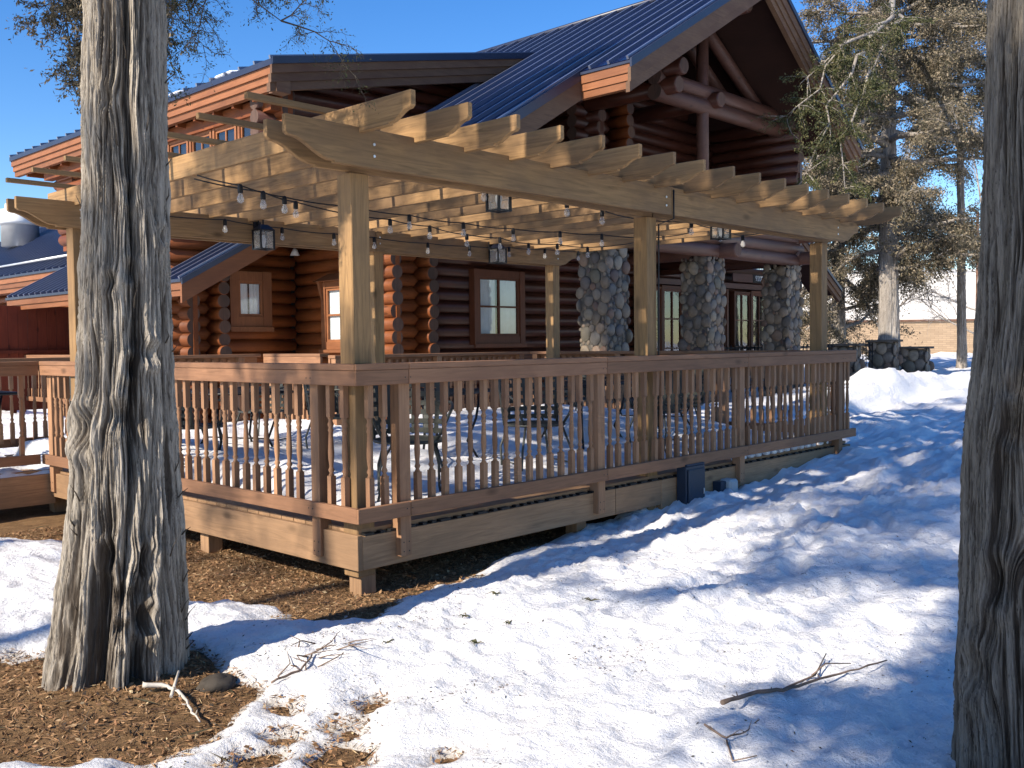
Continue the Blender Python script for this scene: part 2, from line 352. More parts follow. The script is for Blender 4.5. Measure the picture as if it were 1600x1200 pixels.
def poly_sd(X, Y, P):
    d = np.full(X.shape, 1e9); ins = np.zeros(X.shape, bool); k = len(P)
    for i in range(k):
        ax, ay = P[i]; bx, by = P[(i+1) % k]
        ex, ey = bx-ax, by-ay; wx, wy = X-ax, Y-ay
        t = np.clip((wx*ex+wy*ey)/(ex*ex+ey*ey), 0, 1)
        d = np.minimum(d, np.hypot(wx-t*ex, wy-t*ey))
        c1 = (ay > Y) != (by > Y)
        with np.errstate(divide='ignore', invalid='ignore'):
            xx = ax+(Y-ay)*ex/(ey if ey != 0 else 1e-9)
        ins ^= c1 & (X < xx)
    return np.where(ins, -d, d)
def grid(xs, ys):
    X, Y = np.meshgrid(xs, ys, indexing='ij'); nx, ny = X.shape
    i = np.arange(nx-1)[:, None]*ny+np.arange(ny-1)[None, :]
    F = np.stack([i, i+ny, i+ny+1, i+1], -1).reshape(-1, 4)
    return X, Y, F
def axis_pts(lo, a, b, hi, step, g=1.06, gmax=3.0):
    mid = list(np.arange(a, b, step)); s = step; x = b; up = []
    while x < hi: up.append(x); s = min(s*g, gmax); x += s
    s = step; x = a-step; dn = []
    while x > lo: dn.append(x); s = min(s*g, gmax); x -= s
    return np.array(dn[::-1]+mid+up+[hi])
def soil_h(X, Y):
    return ground_h(X, Y)+0.012*fbm(X*3, Y*3, 1.7, 4)+0.02*perlin(X*1.1, Y*1.1, 9.)
def snow_parts(X, Y):
    n1 = fbm(X*2.4, Y*2.4, 4.2, 5); n2 = perlin(X*9, Y*9, 3.)
    wob = 0.13*n1+0.03*n2
    sd = np.minimum(poly_sd(X, Y, PA), poly_sd(X, Y, PB))+wob
    for (px, py), r in PCs:
        sd = np.minimum(sd, np.hypot(X-px, Y-py)-r+0.09*n1+0.05*n2)
    tmax = 0.10+0.10*sstep(-0.5, 3, X)*sstep(-5, -1.5, Y)*(1-1.2*sstep(-1.4, -0.2, Y)*sstep(8, 5, X))+0.02*sstep(3, 9, X)
    t = tmax*(1-np.exp(-np.clip(sd, 0, 9)/0.16))+np.minimum(sd, 0)*0.5
    lump = 0.022*fbm(X*1.7, Y*1.7, 8.1, 4)+0.035*perlin(X*0.7, Y*0.8, 2.2)
    rid = 1-np.abs(perlin(X*2.1+0.8*n1, Y*3.0, 6.6)); lump = lump+0.018*rid**2
    pits = perlin(X*4.2, Y*4.6, 1.1); lump = lump-0.030*np.clip(pits-0.18, 0, 1)**1.1
    lump = lump+0.016*fbm(X*9, Y*9, 5.5, 3)+0.0065*np.abs(perlin(X*24, Y*24, 2.5))+0.003*perlin(X*40, Y*40, 7.5)
    lump = lump*(1+0.7*sstep(1.5, 4.5, X)+1.0*sstep(7, 12, X)); f = np.clip(sd/0.35, 0.10, 1)
    cup = 1-np.abs(perlin(X*5.2+0.5*n1, Y*6.4, 12.1)); lump = lump+0.032*(cup**3-0.4)*(0.5+0.5*sstep(-0.4, 0.4, perlin(X*0.9, Y*0.9, 31.)))
    for (fx, fy, fa, fd) in PRINTS:                         # old melted footprints
        dx, dy = X-fx, Y-fy; u_ = dx*math.cos(fa)+dy*math.sin(fa); v_ = -dx*math.sin(fa)+dy*math.cos(fa)
        q_ = (u_/0.15)**2+(v_/0.075)**2
        lump = lump-fd*np.exp(-q_**1.5)+fd*0.3*np.exp(-((np.sqrt(q_)-1.35)/0.35)**2)
    # trodden trail along the front, running toward the far path
    trail = np.exp(-((Y-(-1.55+0.12*X+0.25*np.sin(X*1.1)))/0.38)**2)*sstep(0.8, 2.2, X)
    steps = np.clip(np.sin(X*4.6+1.4*np.sign(np.sin(Y*9)))*0.5+0.3, 0, 1)
    t2 = -0.055*trail*(0.5+steps)
    # mounds by the iron fence
    md = 0
    for (mx, my, r1, r2, h) in ((11.4, 2.2, 1.0, 0.55, 0.34), (12.9, 2.25, 1.1, 0.6, 0.42), (14.6, 2.3, 1.2, 0.6, 0.30), (16.5, 2.0, 1.2, 0.7, 0.20), (19.8, 1.9, 1.5, 0.8, 0.22), (9.9, 2.0, 0.8, 0.5, 0.20), (8.9, 0.7, 1.2, 0.6, 0.07)):
        q_ = (((X-mx)/r1)**2+((Y-my+0.12*n1)/r2)**2); md = np.maximum(md, h*(1+0.25*n1)*np.exp(-q_**1.8))
    under = sstep(0.25, 0.6, Y)*sstep(0.1, 0.6, X)*sstep(7.4, 6.9, X)*sstep(6.2, 5.2, Y)
    return t+lump*f*(1-under)+t2*f+md-under*0.3, sd
xs = axis_pts(-60, -3.2, 2.6, 140, 0.024, 1.025, 4); ys = axis_pts(-60, -3.4, 1.2, 140, 0.024, 1.03, 4)
X, Y, F = grid(xs, ys)
H, sd = snow_parts(X, Y); Z = soil_h(X, Y)+H
o = np_mesh('snow', np.stack([X, Y, Z], -1).reshape(-1, 3), F, 'snow'); o['kind'] = 'structure'
dirt = (0.36*np.exp(-np.clip(sd, 0, 5)/0.05)+0.14*np.exp(-np.clip(sd, 0, 5)/0.4)+0.06*sstep(-0.5, -2.5, Y)).astype(np.float32)
a_ = o.data.attributes.new('dirt', 'FLOAT', 'POINT'); a_.data.foreach_set('value', dirt.ravel())
xs2 = axis_pts(-60, -3, 1.5, 140, 0.04, 1.07, 6); X2, Y2, F2 = grid(xs2, axis_pts(-60, -3, 3, 140, 0.04, 1.07, 6))
o = np_mesh('ground', np.stack([X2, Y2, soil_h(X2, Y2)], -1).reshape(-1, 3), F2, 'soil'); o['kind'] = 'structure'
def snow_z(x, y):
    X_ = np.array([float(x)]); Y_ = np.array([float(y)]); h_, _ = snow_parts(X_, Y_); s = soil_h(X_, Y_)
    return float(max(s[0], s[0]+h_[0]))
# far plain to the horizon
MB().box((-3000, -3000, -1.2), (3000, 3000, -0.4)).build('terrain', 'snow')['kind'] = 'structure'

def chips(name, pts, size, mat, flat=0.35, asp=4):
    k = len(pts); d = RNG.normal(size=(k, 3)); d[:, 2] *= flat; d /= np.linalg.norm(d, axis=1)[:, None]
    e = np.cross(d, RNG.normal(size=(k, 3))*[1, 1, .4]+[0, 0, 1.2]); e /= np.linalg.norm(e, axis=1)[:, None]
    L = size*(0.4+RNG.random(k)*1.2)[:, None]
    V = np.stack([pts-d*L/2, pts-e*L/asp/2, pts+d*L/2, pts+e*L/asp/2], 1).reshape(-1, 3)
    return np_mesh(name, V, np.arange(4*k).reshape(-1, 4), mat, smooth=False)
# needle litter and wood chips on the bare soil
px = RNG.uniform(-3.0, 2.4, 170000); py = RNG.uniform(-2.4, 4.0, 170000)
hh, s_ = snow_parts(px, py); keep = (s_ < 0.05) & ((px < 1.4) | (py < 1.0))
px, py, hh, s_ = px[keep], py[keep], hh[keep], s_[keep]; k = len(px)
pz = soil_h(px, py)+np.maximum(hh, 0)+RNG.random(k)*0.012
P = np.stack([px, py, pz], 1)
o = chips('needle_litter', P[:int(k*0.75)], 0.042, 'litter', 0.3, 13); o['kind'] = 'stuff'
o['label'] = 'tan juniper needle litter on bare soil'
o = chips('wood_chips', P[int(k*0.75):], 0.022, 'litter', 0.5, 2.0); o['kind'] = 'stuff'
o['label'] = 'red brown bark chips under the deck edge'
sel = RNG.choice(int(k), 420, replace=False)
o = chips('twig_litter', P[sel]+np.array([0, 0, .008]), 0.13, 'debris_dark', 0.12, 24); o['kind'] = 'stuff'; o['label'] = 'thin dark dead twigs mixed into the needle litter'
px = np.concatenate([RNG.uniform(-3, 3, 5200), RNG.uniform(-2.2, 0.4, 3800)]); py = np.concatenate([RNG.uniform(-3.9, 0.0, 5200), RNG.uniform(-2.6, -0.6, 3800)])
clump = perlin(px*2.2, py*2.2, 3.3) > -0.02; px, py = px[clump], py[clump]
hh, s_ = snow_parts(px, py)
o = chips('snow_debris', np.stack([px, py, soil_h(px, py)+hh+0.004], 1)[s_ > 0], 0.012, 'debris_dark', 0.4, 3); o['kind'] = 'stuff'
o['label'] = 'dark needles and seed scraps scattered on the snow'

# ================================================================== DECK
DZ = 0.44
deck = thing('timber_deck', 'raised timber deck with weathered brown fascia boards, under the pergola', 'deck', (0, 0, 0))
b = MB()                                                    # decking boards run along X
y = 0.128
while y < 4.83:
    b.box((0.10, y, DZ-0.028), (7.0, y+0.136, DZ)); y += 0.142
b.build('deck_boards', 'deck_x', deck)
b = MB(); y = 4.86
while y < 6.5:
    b.box((-4.5, y, DZ-0.028), (3.5, y+0.136, DZ)); y += 0.142
b.build('deck_boards', 'deck_x', deck)
def fascia(p0, p1, z0, z1, th, axis, nrm):
    mb = MB(); u = Vector(p1)-Vector(p0); mb.obox((p0[0], p0[1], z0), (u.x, u.y, 0), (nrm[0]*th, nrm[1]*th, 0), (0, 0, z1-z0))
    return mb.build('fascia_board', 'deck_'+axis, deck, bevel=0.003)
fascia((0.10, 0.09), (2.66, 0.09), 0.19, 0.402, 0.038, 'x', (0, 1))
fascia((2.665, 0.09), (3.30, 0.09), 0.19, 0.402, 0.038, 'x', (0, 1))
fascia((3.305, 0.09), (7.0, 0.09), 0.05, 0.402, 0.038, 'x', (0, 1))
fascia((0.062, 0.09), (0.062, 4.80), 0.19, 0.412, 0.038, 'y', (1, 0))
fascia((7.002, 0.09), (7.002, 4.80), 0.05, 0.402, 0.038, 'y', (1, 0))
fascia((-4.5, 4.80), (0.10, 4.80), 0.12, 0.405, 0.038, 'x', (0, 1))
x = 0.12; P = [(0.12, 0.085, 0.4035)]                            # board ends: a comb of dark notches along the front edge
while x < 6.9:
    g = random.choice((0.05, 0.09, 0.12)); P += [(x, 0.085, 0.419), (x+g*0.75, 0.085, 0.419), (x+g*0.75, 0.085, 0.406), (x+g+0.03, 0.085, 0.406)]; x += g+0.03
P += [(x, 0.085, 0.4035)]
MB().prism(P, (0, 0.045, 0)).build('joist_spacer', 'black_rubber', deck)
for (x, y) in ((0.12, 0.14), (0.12, 2.0), (0.12, 4.0), (2.3, 0.2), (4.6, 0.2), (6.8, 0.2), (0.12, 4.9), (-1.6, 4.9)):
    MB().box((x, y, -0.25), (x+0.12, y+0.12, 0.40)).build('support_post', 'deck_z', deck, bevel=0.004)
# snow lying on the deck
xs3 = np.arange(0.12, 7.0, 0.045); ys3 = np.arange(0.14, 6.45, 0.045); X3, Y3, F3 = grid(xs3, ys3)
n1 = fbm(X3*1.6, Y3*1.6, 2.7, 4)
edge = np.minimum.reduce([Y3-0.14, X3-0.10, 7.0-X3])
th = 0.055+0.14*sstep(0.2, 3, Y3)+0.10*sstep(3, 7, X3)*sstep(0.5, 3, Y3)+0.055*n1+0.03*np.abs(perlin(X3*3.1, Y3*3.1, 6.))+0.16*np.exp(-(((X3-4.6)/0.9)**2+((Y3-2.4)/0.7)**2))
gap = sstep(0.02, 0.42, edge+0.22*fbm(X3*2.6, Y3*2.6, 9.9, 3)+0.10*sstep(3.5, 5, X3)-0.10)
Z3 = DZ-0.02+np.maximum(th, 0.02)*gap-0.02*(1-gap)
Z3 = np.where((X3 > 3.5) & (Y3 > 4.8), DZ-0.2, Z3)
o = np_mesh('deck_snow', np.stack([X3, Y3, Z3], -1).reshape(-1, 3), F3, 'snow'); o['kind'] = 'stuff'; o['label'] = 'lumpy snow lying on the deck floor'
xs3 = np.arange(-4.5, 0.14, 0.06); ys3 = np.arange(4.8, 6.5, 0.05); X3, Y3, F3 = grid(xs3, ys3)
Z3 = DZ+0.02+0.05*fbm(X3*2.5, Y3*2.5, 1.2, 4)-0.10*np.exp(-(Y3-4.8)/0.06)
o = np_mesh('walkway_snow', np.stack([X3, Y3, Z3], -1).reshape(-1, 3), F3, 'snow'); o['kind'] = 'stuff'; o['label'] = 'thin snow on the walkway boards'
for i in range(34):                                         # ice lumps between the deck boards at the front edge
    x = 4.45+i*0.074+random.uniform(-.01, .01); r = random.uniform(0.02, 0.032)
    if 4.5 < x < 6.6 and i % 2 == 0:
        o = MB().tube([(-0.04, 0, 0), (-0.03, 0, 0.002), (0.03, 0, 0.004), (0.045, 0, 0)], [r*0.5, r, r*0.95, r*0.5], 8).build('ice_lump', 'snow_lump', None, loc=(x+.03, 0.15, DZ+0.012))
        tag(o, 'pale ice lump in the row along the deck edge under the front railing', 'ice', 'ice lumps along the deck edge')

# ------------------------------------------------------------------ railings
def baluster_mesh():
    mb = MB(); s = 0.0195; H0, H1 = 0.545, 1.40
    zl, zu = 0.765, 1.135
    mb.box((-s, -s, H0), (s, s, zl)); mb.box((-s, -s, zu), (s, s, H1))
    prof = [(0.021, zl-0.002), (0.0115, zl+0.018), (0.020, zl+0.036), (0.0135, zl+0.052), (0.0125, zl+0.06), (0.0185, zl+0.11), (0.0195, zl+0.15),
            (0.0155, zl+0.235), (0.013, zl+0.275), (0.0195, zl+0.288), (0.013, zl+0.302), (0.020, zl+0.325), (0.012, zl+0.348), (0.021, zu+0.002)]
    mb.lathe((0, 0, 0), prof, 10)
    return mb
BAL = baluster_mesh().build('baluster', 'rail_z')
bal_me = BAL.data; bpy.data.objects.remove(BAL)
def baluster(parent, x, y, z=0, tilt=0):
    o = bpy.data.objects.new('baluster', bal_me); COL.objects.link(o); o.parent = parent; o.location = (x, y, z)
    o.rotation_euler = (R(random.uniform(-.4, .4)), R(tilt+random.uniform(-.5, .5)), 0); return o
def railing(name, label, p0, p1, nout, posts, bals, z=0, cut=(), tilts={}):
    """p0->p1 outer line, nout = outward normal, posts/bals = distances along"""
    p0 = Vector((*p0, 0)); p1 = Vector((*p1, 0)); u = (p1-p0); L = u.length; u.normalize(); ni = -Vector((*nout, 0))
    ax = 'x' if abs(u.x) > 0.5 else 'y'
    t = thing(name, label, 'railing', (0, 0, 0), 0, 'deck railings')
    segs = [0]+list(cut)+[L]
    for a, c in zip(segs[:-1], segs[1:]):
        g = 0.002
        MB().obox(p0+u*(a+g)-ni*0.004+Vector((0, 0, 1.432+z)), u*(c-a-2*g), ni*0.142, (0, 0, 0.038)).build('rail_cap', 'rail_'+ax, t, bevel=0.003)
        MB().obox(p0+u*(a+g)+Vector((0, 0, 1.338+z)), u*(c-a-2*g), ni*0.036, (0, 0, 0.0925)).build('top_rail', 'rail_'+ax, t, bevel=0.003)
        MB().obox(p0+u*(a+g)+Vector((0, 0, 0.500+z)), u*(c-a-2*g), ni*0.036, (0, 0, 0.092)).build('bottom_rail', 'rail_'+ax, t, bevel=0.003)
    for d in posts:
        MB().obox(p0+u*(d-0.045)+ni*0.0385+Vector((0, 0, 0.24+z)), u*0.089, ni*0.089, (0, 0, 1.19)).build('post', 'rail_z', t, bevel=0.003)
    for i, d in enumerate(bals):
        q = p0+u*d+ni*0.056; baluster(t, q.x, q.y, z, tilts.get(i, 0))
    b_ = MB()
    for d in posts:
        for zz in (0.27, 0.33, 0.55, 1.38):
            for s in (-0.022, 0.022):
                c_ = p0+u*(d+s)+ni*(0.0385 if zz < 0.4 else 0)+Vector((0, 0, zz+z)); b_.tube([c_, c_-ni*0.002], 0.0045, 6)
    if posts: b_.build('screw', 'black_iron', t)
    return t
bays = []
def fill(a, c, k): return [a+(c-a)*(i+0.5)/k for i in range(k)]
frontb = [0.14, 0.26]+fill(0.47, 2.36, 16)+fill(2.48, 4.50, 17)+fill(4.64, 6.60, 16)+[6.78, 6.88]
railing('deck_railing', 'long front railing of the deck facing the snow, reddish brown turned spindles in shade', (0, 0), (6.99, 0), (0, -1), [0.41, 2.42, 4.57, 6.68],
        frontb, cut=(0.42, 2.45, 4.62), tilts={23: 2.2})
leftb = [0.19, 0.33]+fill(0.60, 2.60, 15)+fill(2.72, 4.66, 15)
railing('deck_railing', 'sunlit left railing of the deck running back behind the grey trunk', (0, 0.008), (0, 4.84), (-1, 0), [0.48, 2.66, 4.72], leftb)
railing('deck_railing', 'back railing of the deck below the four pane window', (3.4, 4.98), (6.86, 4.98), (0, 1), [0.06, 1.7, 3.3], fill(0.12, 1.64, 13)+fill(1.78, 3.2, 12))
railing('deck_railing', 'end railing of the deck on the side of the stone pillars', (6.99, 0.15), (6.99, 4.84), (1, 0), [1.5, 3.1, 4.6], fill(0.05, 1.44, 11)+fill(1.56, 3.04, 12)+fill(3.16, 4.5, 11))
railing('deck_railing', 'short railing piece stepping back from the deck toward the log corner', (3.4, 5.14), (3.4, 6.4), (-1, 0), [1.2], fill(0.05, 1.1, 9), z=0.02)
railing('deck_railing', 'rear railing behind the trunk along the far edge of the snowy deck', (-0.2, 6.55), (3.38, 6.55), (0, 1), [0.06, 1.8, 3.3], fill(0.12, 1.74, 14)+fill(1.86, 3.2, 12), z=0.02)
railing('deck_railing', 'shaded walkway railing at the far left edge of the photo', (-4.5, 4.84), (-0.008, 4.84), (0, -1), [0.3, 2.2, 4.0], [0.6+0.34*i for i in range(12)])
tf = railing('deck_railing', 'bright orange distant railing under the dark red fence', (4.28, 13.0), (4.28, 24.0), (-1, 0), [0.05, 2.2, 4.4, 6.6, 8.8], [0.18*i+0.2 for i in range(58)], z=0.0)

# ================================================================== PERGOLA
perg = thing('pergola', 'large timber pergola with scroll cut beam ends over the snowy deck', 'pergola', (0, 0, 0))
def scroll(axis, s0, s1, zt, h, curl0=True, curl1=True, L=0.36, e=0.115):
    """side profile (s,z) list of a board with scrolled ends"""
    def end(s, sg):
        pts = [(s, zt), (s, zt-e*0.85), (s+sg*0.02, zt-e)]
        for k in range(1, 8):
            t = k/8; pts.append((s+sg*(0.03+(L-0.07)*t), zt-e-(h-e-0.012)*(0.5-0.5*math.cos(math.pi*min(1, t*1.02)))))
        pts += [(s+sg*(L-0.03), zt-h+0.012), (s+sg*(L-0.03), zt-h)]
        return pts
    a = end(s0, 1) if curl0 else [(s0, zt), (s0, zt-h)]
    c = end(s1, -1) if curl1 else [(s1, zt), (s1, zt-h)]
    return a+c[::-1]
def beam_x(x0, x1, y, zt=2.88, h=0.232, c0=True, c1=True):
    P = [(x, y, z) for x, z in scroll('x', x0, x1, zt, h, c0, c1)]
    return MB().prism(P, (0, 0.038, 0)).build('beam', 'pergola_x', perg, bevel=0.003)
beam_x(-0.47, 3.315, -0.025, c1=False); beam_x(3.322, 6.97, -0.025, c0=False)
beam_x(-0.47, 3.30, 0.165, c1=False); beam_x(3.31, 6.97, 0.165, c0=False)
beam_x(-0.45, 3.40, 4.03, c1=False); beam_x(3.41, 6.97, 4.03, c0=False)
beam_x(-0.45, 3.40, 4.22, c1=False); beam_x(3.41, 6.97, 4.22, c0=False)
for (x, y, zt) in ((0.09, 0.015, 2.64), (3.17, 0.015, 2.64), (6.40, 0.015, 2.64), (0.03, 4.07, 2.66), (3.40, 4.07, 2.66), (6.50, 4.07, 2.66)):
    if y < 1:
        MB().box((x, y+0.115, DZ-0.3), (x+0.14, y+0.255, zt)).build('post', 'pergola_z', perg, bevel=0.005)
    else:
        MB().box((x, y, DZ), (x+0.14, y+0.14, zt)).build('post', 'pergola_z', perg, bevel=0.005)
    for k in range(2):
        MB().tube([(x+0.06, (-0.026 if y < 1 else 4.029), zt+0.08+0.07*k), (x+0.06, (-0.032 if y < 1 else 4.02), zt+0.08+0.07*k)], 0.009, 8).build('bolt', 'galvanised', perg)
NR = 17
rx = [0.04+i*(6.90/(NR-1)) for i in range(NR)]
RZT, RH = 3.015, 0.168
for i, x in enumerate(rx):
    P = [(x, y, z) for y, z in scroll('y', -0.50+random.uniform(-.012, .012), 4.62, RZT, RH, L=0.23, e=0.10)]
    MB().prism(P, (0.038, 0, 0)).build('rafter', 'pergola_y', perg, bevel=0.003)
for i, y in enumerate((0.33, 0.98, 1.62, 2.27, 2.92, 3.57, 4.22)):
    xe = -0.47+random.uniform(-.03, .03)
    MB().box((xe, y-0.019, RZT+0.002), (7.4, y+0.019, RZT+0.04)).build('purlin', 'pergola_x', perg, bevel=0.002)
# conduit and cable down the middle post
o = MB().tube([(3.335, -0.03, 2.86), (3.335, -0.03, 2.62), (3.30, 0.10, 2.58), (3.318, 0.12, 1.5), (3.318, 0.12, 0.5)], 0.008, 6).build('conduit', 'black_iron', None)
tag(o, 'thin black cable running down the middle front post of the pergola', 'cable')

# ------------------------------------------------------------------ lanterns
def lantern(label, x, y, z, w_=0.15, h=0.19, wall=False):
    t = thing('lantern', label, 'lantern', (x, y, z), R(random.uniform(-4, 4)), 'box lanterns under the pergola')
    s = w_/2; e = 0.008; b = MB()
    for sx in (-1, 1):
        for sy in (-1, 1):
            b.box((sx*s-e, sy*s-e, 0), (sx*s+e, sy*s+e, h))
    for zz in (0, h-0.012):
        for sx in (-1, 1):
            b.box((sx*s-e*0.9, -s, zz), (sx*s+e*0.9, s, zz+0.012)); b.box((-s, sx*s-e*0.9, zz+0.001), (s, sx*s+e*0.9, zz+0.011))
    b.box((-s*0.3, -0.005, 0.002), (s*0.3, 0.005, 0.03))
    fr_ = b.build('frame', 'black_iron', t)
    r = MB(); r.add([(-s*1.08, -s*1.08, h), (s*1.08, -s*1.08, h), (s*1.08, s*1.08, h), (-s*1.08, s*1.08, h), (-s*.45, -s*.45, h+0.05), (s*.45, -s*.45, h+0.05), (s*.45, s*.45, h+0.05), (-s*.45, s*.45, h+0.05)],
          [(3, 2, 1, 0), (4, 5, 6, 7), (0, 1, 5, 4), (1, 2, 6, 5), (2, 3, 7, 6), (3, 0, 4, 7)]); r.build('roof', 'black_iron', t)
    g = MB(); q = s-0.004
    for a_, c_ in (((-q, -q), (q, -q)), ((q, -q), (q, q)), ((q, q), (-q, q)), ((-q, q), (-q, -q))):
        g.add([(*a_, 0.014), (*c_, 0.014), (*c_, h-0.014), (*a_, h-0.014)], [(0, 1, 2, 3)])
    g.build('glass', 'lantern_glass', fr_)
    MB().lathe((0, 0, 0.02), [(0.012, 0), (0.014, 0.03), (0.024, 0.06), (0.026, 0.085), (0.016, 0.11), (0.012, 0.13)], 10).build('bulb', 'curtain', t)
    if wall:
        b = MB(); b.tube([(0, 0, h+0.04), (0, 0, h+0.09)]+[(0, 0.045*(1-math.cos(a)), h+0.10+0.045*math.sin(a)) for a in np.linspace(0.3, 2.8, 7)]+[(0, 0.11, h+0.03)], 0.009, 7)
        b.box((-0.04, 0.11, h-0.04), (0.04, 0.125, h+0.09)); b.build('hook', 'black_iron', t)
    else:
        MB().tube([(0, 0, h+0.04), (0, 0, h+0.14)], 0.01, 7).build('hanger', 'black_iron', t)
    return t
lantern('black box lantern hanging behind the near front beam, left of the middle post', 1.56, 0.30, 2.55, 0.12, 0.15)
lantern('black box lantern hanging behind the right half of the front beam', 4.62, 0.30, 2.56, 0.13, 0.14)
lantern('black lantern with curled hook on the back beam nearest the grey trunk', 1.86, 3.90, 2.56, 0.15, 0.20, True)
lantern('black lantern on the back beam above the four pane window', 5.25, 3.90, 2.60, 0.15, 0.19, True)

# ------------------------------------------------------------------ string lights
def string_lights(label, pts, bulbs=None):
    t = thing('string_lights', label, 'string lights', (0, 0, 0), 0, 'strings of bare bulbs under the pergola')
    path = []
    for a, c in zip(pts[:-1], pts[1:]):
        a, c = Vector(a), Vector(c); d = (c-a).length
        for k in range(6):
            s = k/6; p = a.lerp(c, s); p.z -= 4*s*(1-s)*0.018*d; path.append(p)
    path.append(Vector(pts[-1]))
    MB().tube(path, 0.0055, 5).build('cable', 'black_rubber', t)
    for p in (bulbs or pts[1:-1]):
        p = Vector(p)
        sb = MB().lathe(p, [(0.010, 0.008), (0.017, -0.004), (0.019, -0.02), (0.019, -0.05), (0.017, -0.055)], 10).build('socket', 'black_rubber', t)
        MB().lathe(p, [(0.012, -0.056), (0.015, -0.064), (0.020, -0.080), (0.026, -0.098), (0.023, -0.114), (0.013, -0.124), (0.003, -0.127)], 12).build('bulb', 'bulb_glass', sb)
        MB().tube([p+Vector((0, 0, -0.06)), p+Vector((0.006, 0, -0.09)), p+Vector((-0.006, 0, -0.105)), p+Vector((0, 0, -0.065))], 0.0022, 4).build('filament', 'brass', sb)
    return t
z = 2.735
string_lights('bulb string starting at the leftmost rafter and crossing the middle of the deck', [(0.05, 1.9, 2.84), (-0.13+0.30, 1.52, z), (0.71, 1.78, z), (1.4, 1.87, z+0.005), (2.11, 1.94, z), (2.85, 2.02, z), (3.55, 2.03, z), (4.12, 1.90, z), (4.64, 1.76, z), (5.3, 1.6, z), (6.0, 1.5, 2.84)])
string_lights('lower bulb string sagging beside the first toward the stone pillars', [(0.05, 1.95, 2.82), (0.42, 1.62, z-0.01), (0.92, 1.94, z), (2.12, 2.22, z-0.01), (2.78, 2.42, z), (3.55, 2.70, z), (4.04, 2.69, z), (4.73, 2.90, z), (5.04, 2.73, z), (5.6, 2.73, z), (6.4, 2.6, 2.84)])
string_lights('bulb string running close along the dark back beam', [(0.2, 3.95, 2.84), (1.45, 3.93, 2.83), (2.1, 3.93, 2.80), (2.75, 3.93, 2.79), (3.30, 3.93, 2.79), (4.1, 3.93, 2.78), (4.78, 3.93, 2.79), (5.49, 3.93, 2.82), (6.18, 3.93, 2.84), (6.88, 3.93, 2.85), (6.95, 3.93, 2.85)])
string_lights('bulb string behind the front beam passing the two front lanterns', [(0.6, 0.36, 2.84), (1.48, 0.37, 2.75), (2.5, 0.44, 2.735), (3.14, 0.58, z), (3.85, 0.72, z), (4.45, 0.52, z), (5.2, 0.66, z), (5.9, 0.8, z), (6.5, 0.7, 2.84)])

# ------------------------------------------------------------------ furniture on the deck
def arc(cx, cy, r, a0, a1, n_, z): return [(cx+r*math.cos(a), cy+r*math.sin(a), z) for a in np.linspace(a0, a1, n_)]
def make_chair():
    t = thing('patio_chair', 'x', 'chair')
    b = MB()                                   # seat lattice, chair faces +X
    for i in range(9):
        y = -0.2+0.05*i; hw = 0.215*math.sqrt(max(0.1, 1-(y/0.235)**2))
        b.box((-hw, y-0.013, 0.424), (hw, y+0.013, 0.428))
        b.box((y-0.013, -hw, 0.4285), (y+0.013, hw, 0.4325))
    b.tube(arc(0, 0, 0.225, 0, 2*math.pi, 25, 0.427), 0.011, 6)
    b.build('seat', 'chair_iron', t)
    b = MB(); r = 0.235                        # barrel back: vertical and horizontal straps on a curve
    def bp(a, z): k = 1+0.18*(z-0.43)/0.4; return Vector((r*k*math.cos(a)-0.04*(z-0.43), r*k*math.sin(a), z))
    A0, A1 = math.pi*0.62, math.pi*1.38
    for i in range(8):
        a = A0+(A1-A0)*i/7
        for zz in (0,):
            p, q = bp(a-0.075, 0.45), bp(a+0.075, 0.45); p2, q2 = bp(a-0.075, 0.85), bp(a+0.075, 0.85)
            nrm = Vector((math.cos(a), math.sin(a), 0))*0.004
            b.add([p, q, q2, p2, p+nrm, q+nrm, q2+nrm, p2+nrm], [(0, 3, 2, 1), (4, 5, 6, 7), (0, 1, 5, 4), (1, 2, 6, 5), (2, 3, 7, 6), (3, 0, 4, 7)])
    for j in range(7):
        zz = 0.455+0.06*j
        aa = np.linspace(A0, A1, 11)
        for a, c in zip(aa[:-1], aa[1:]):
            p, q = bp(a, zz), bp(c, zz); e = Vector((0, 0, 0.033)); nrm = -Vector((math.cos(a), math.sin(a), 0))*0.004
            b.add([p, q, q+e, p+e, p+nrm, q+nrm, q+e+nrm, p+e+nrm], [(0, 3, 2, 1), (4, 5, 6, 7), (0, 1, 5, 4), (2, 3, 7, 6)])
    b.build('backrest', 'chair_iron', t)
    b = MB()
    b.tube([bp(A0-0.08, 0.42)]+[bp(A0-0.08, z_) for z_ in (0.6, 0.8)]+[bp(A0+(A1-A0)*k/8, 0.86+0.035*math.sin(math.pi*k/8)) for k in range(9)]+[bp(A1+0.08, z_) for z_ in (0.8, 0.6, 0.42)], 0.011, 7)
    b.build('back_frame', 'chair_iron', t)
    for s in (-1, 1):
        MB().tube([(-0.20, s*0.19, 0.66), (0.0, s*0.27, 0.665), (0.15, s*0.27, 0.65), (0.20, s*0.24, 0.60), (0.17, s*0.20, 0.50), (0.15, s*0.16, 0.43)], 0.010, 7).build('armrest', 'chair_iron', t)
        MB().tube([(0.15, s*0.15, 0.43), (0.20, s*0.20, 0.25), (0.18, s*0.20, 0.10), (0.22, s*0.23, 0.0)], 0.009, 7).build('leg', 'chair_iron', t)
        MB().tube([(-0.15, s*0.15, 0.43), (-0.20, s*0.20, 0.25), (-0.18, s*0.20, 0.10), (-0.24, s*0.22, 0.0)], 0.009, 7).build('leg', 'chair_iron', t)
        MB().tube([(0.19, s*0.2, 0.14), (-0.19, s*0.2, 0.14)], 0.006, 6).build('stretcher', 'chair_iron', t)
    return t
ch0 = make_chair()
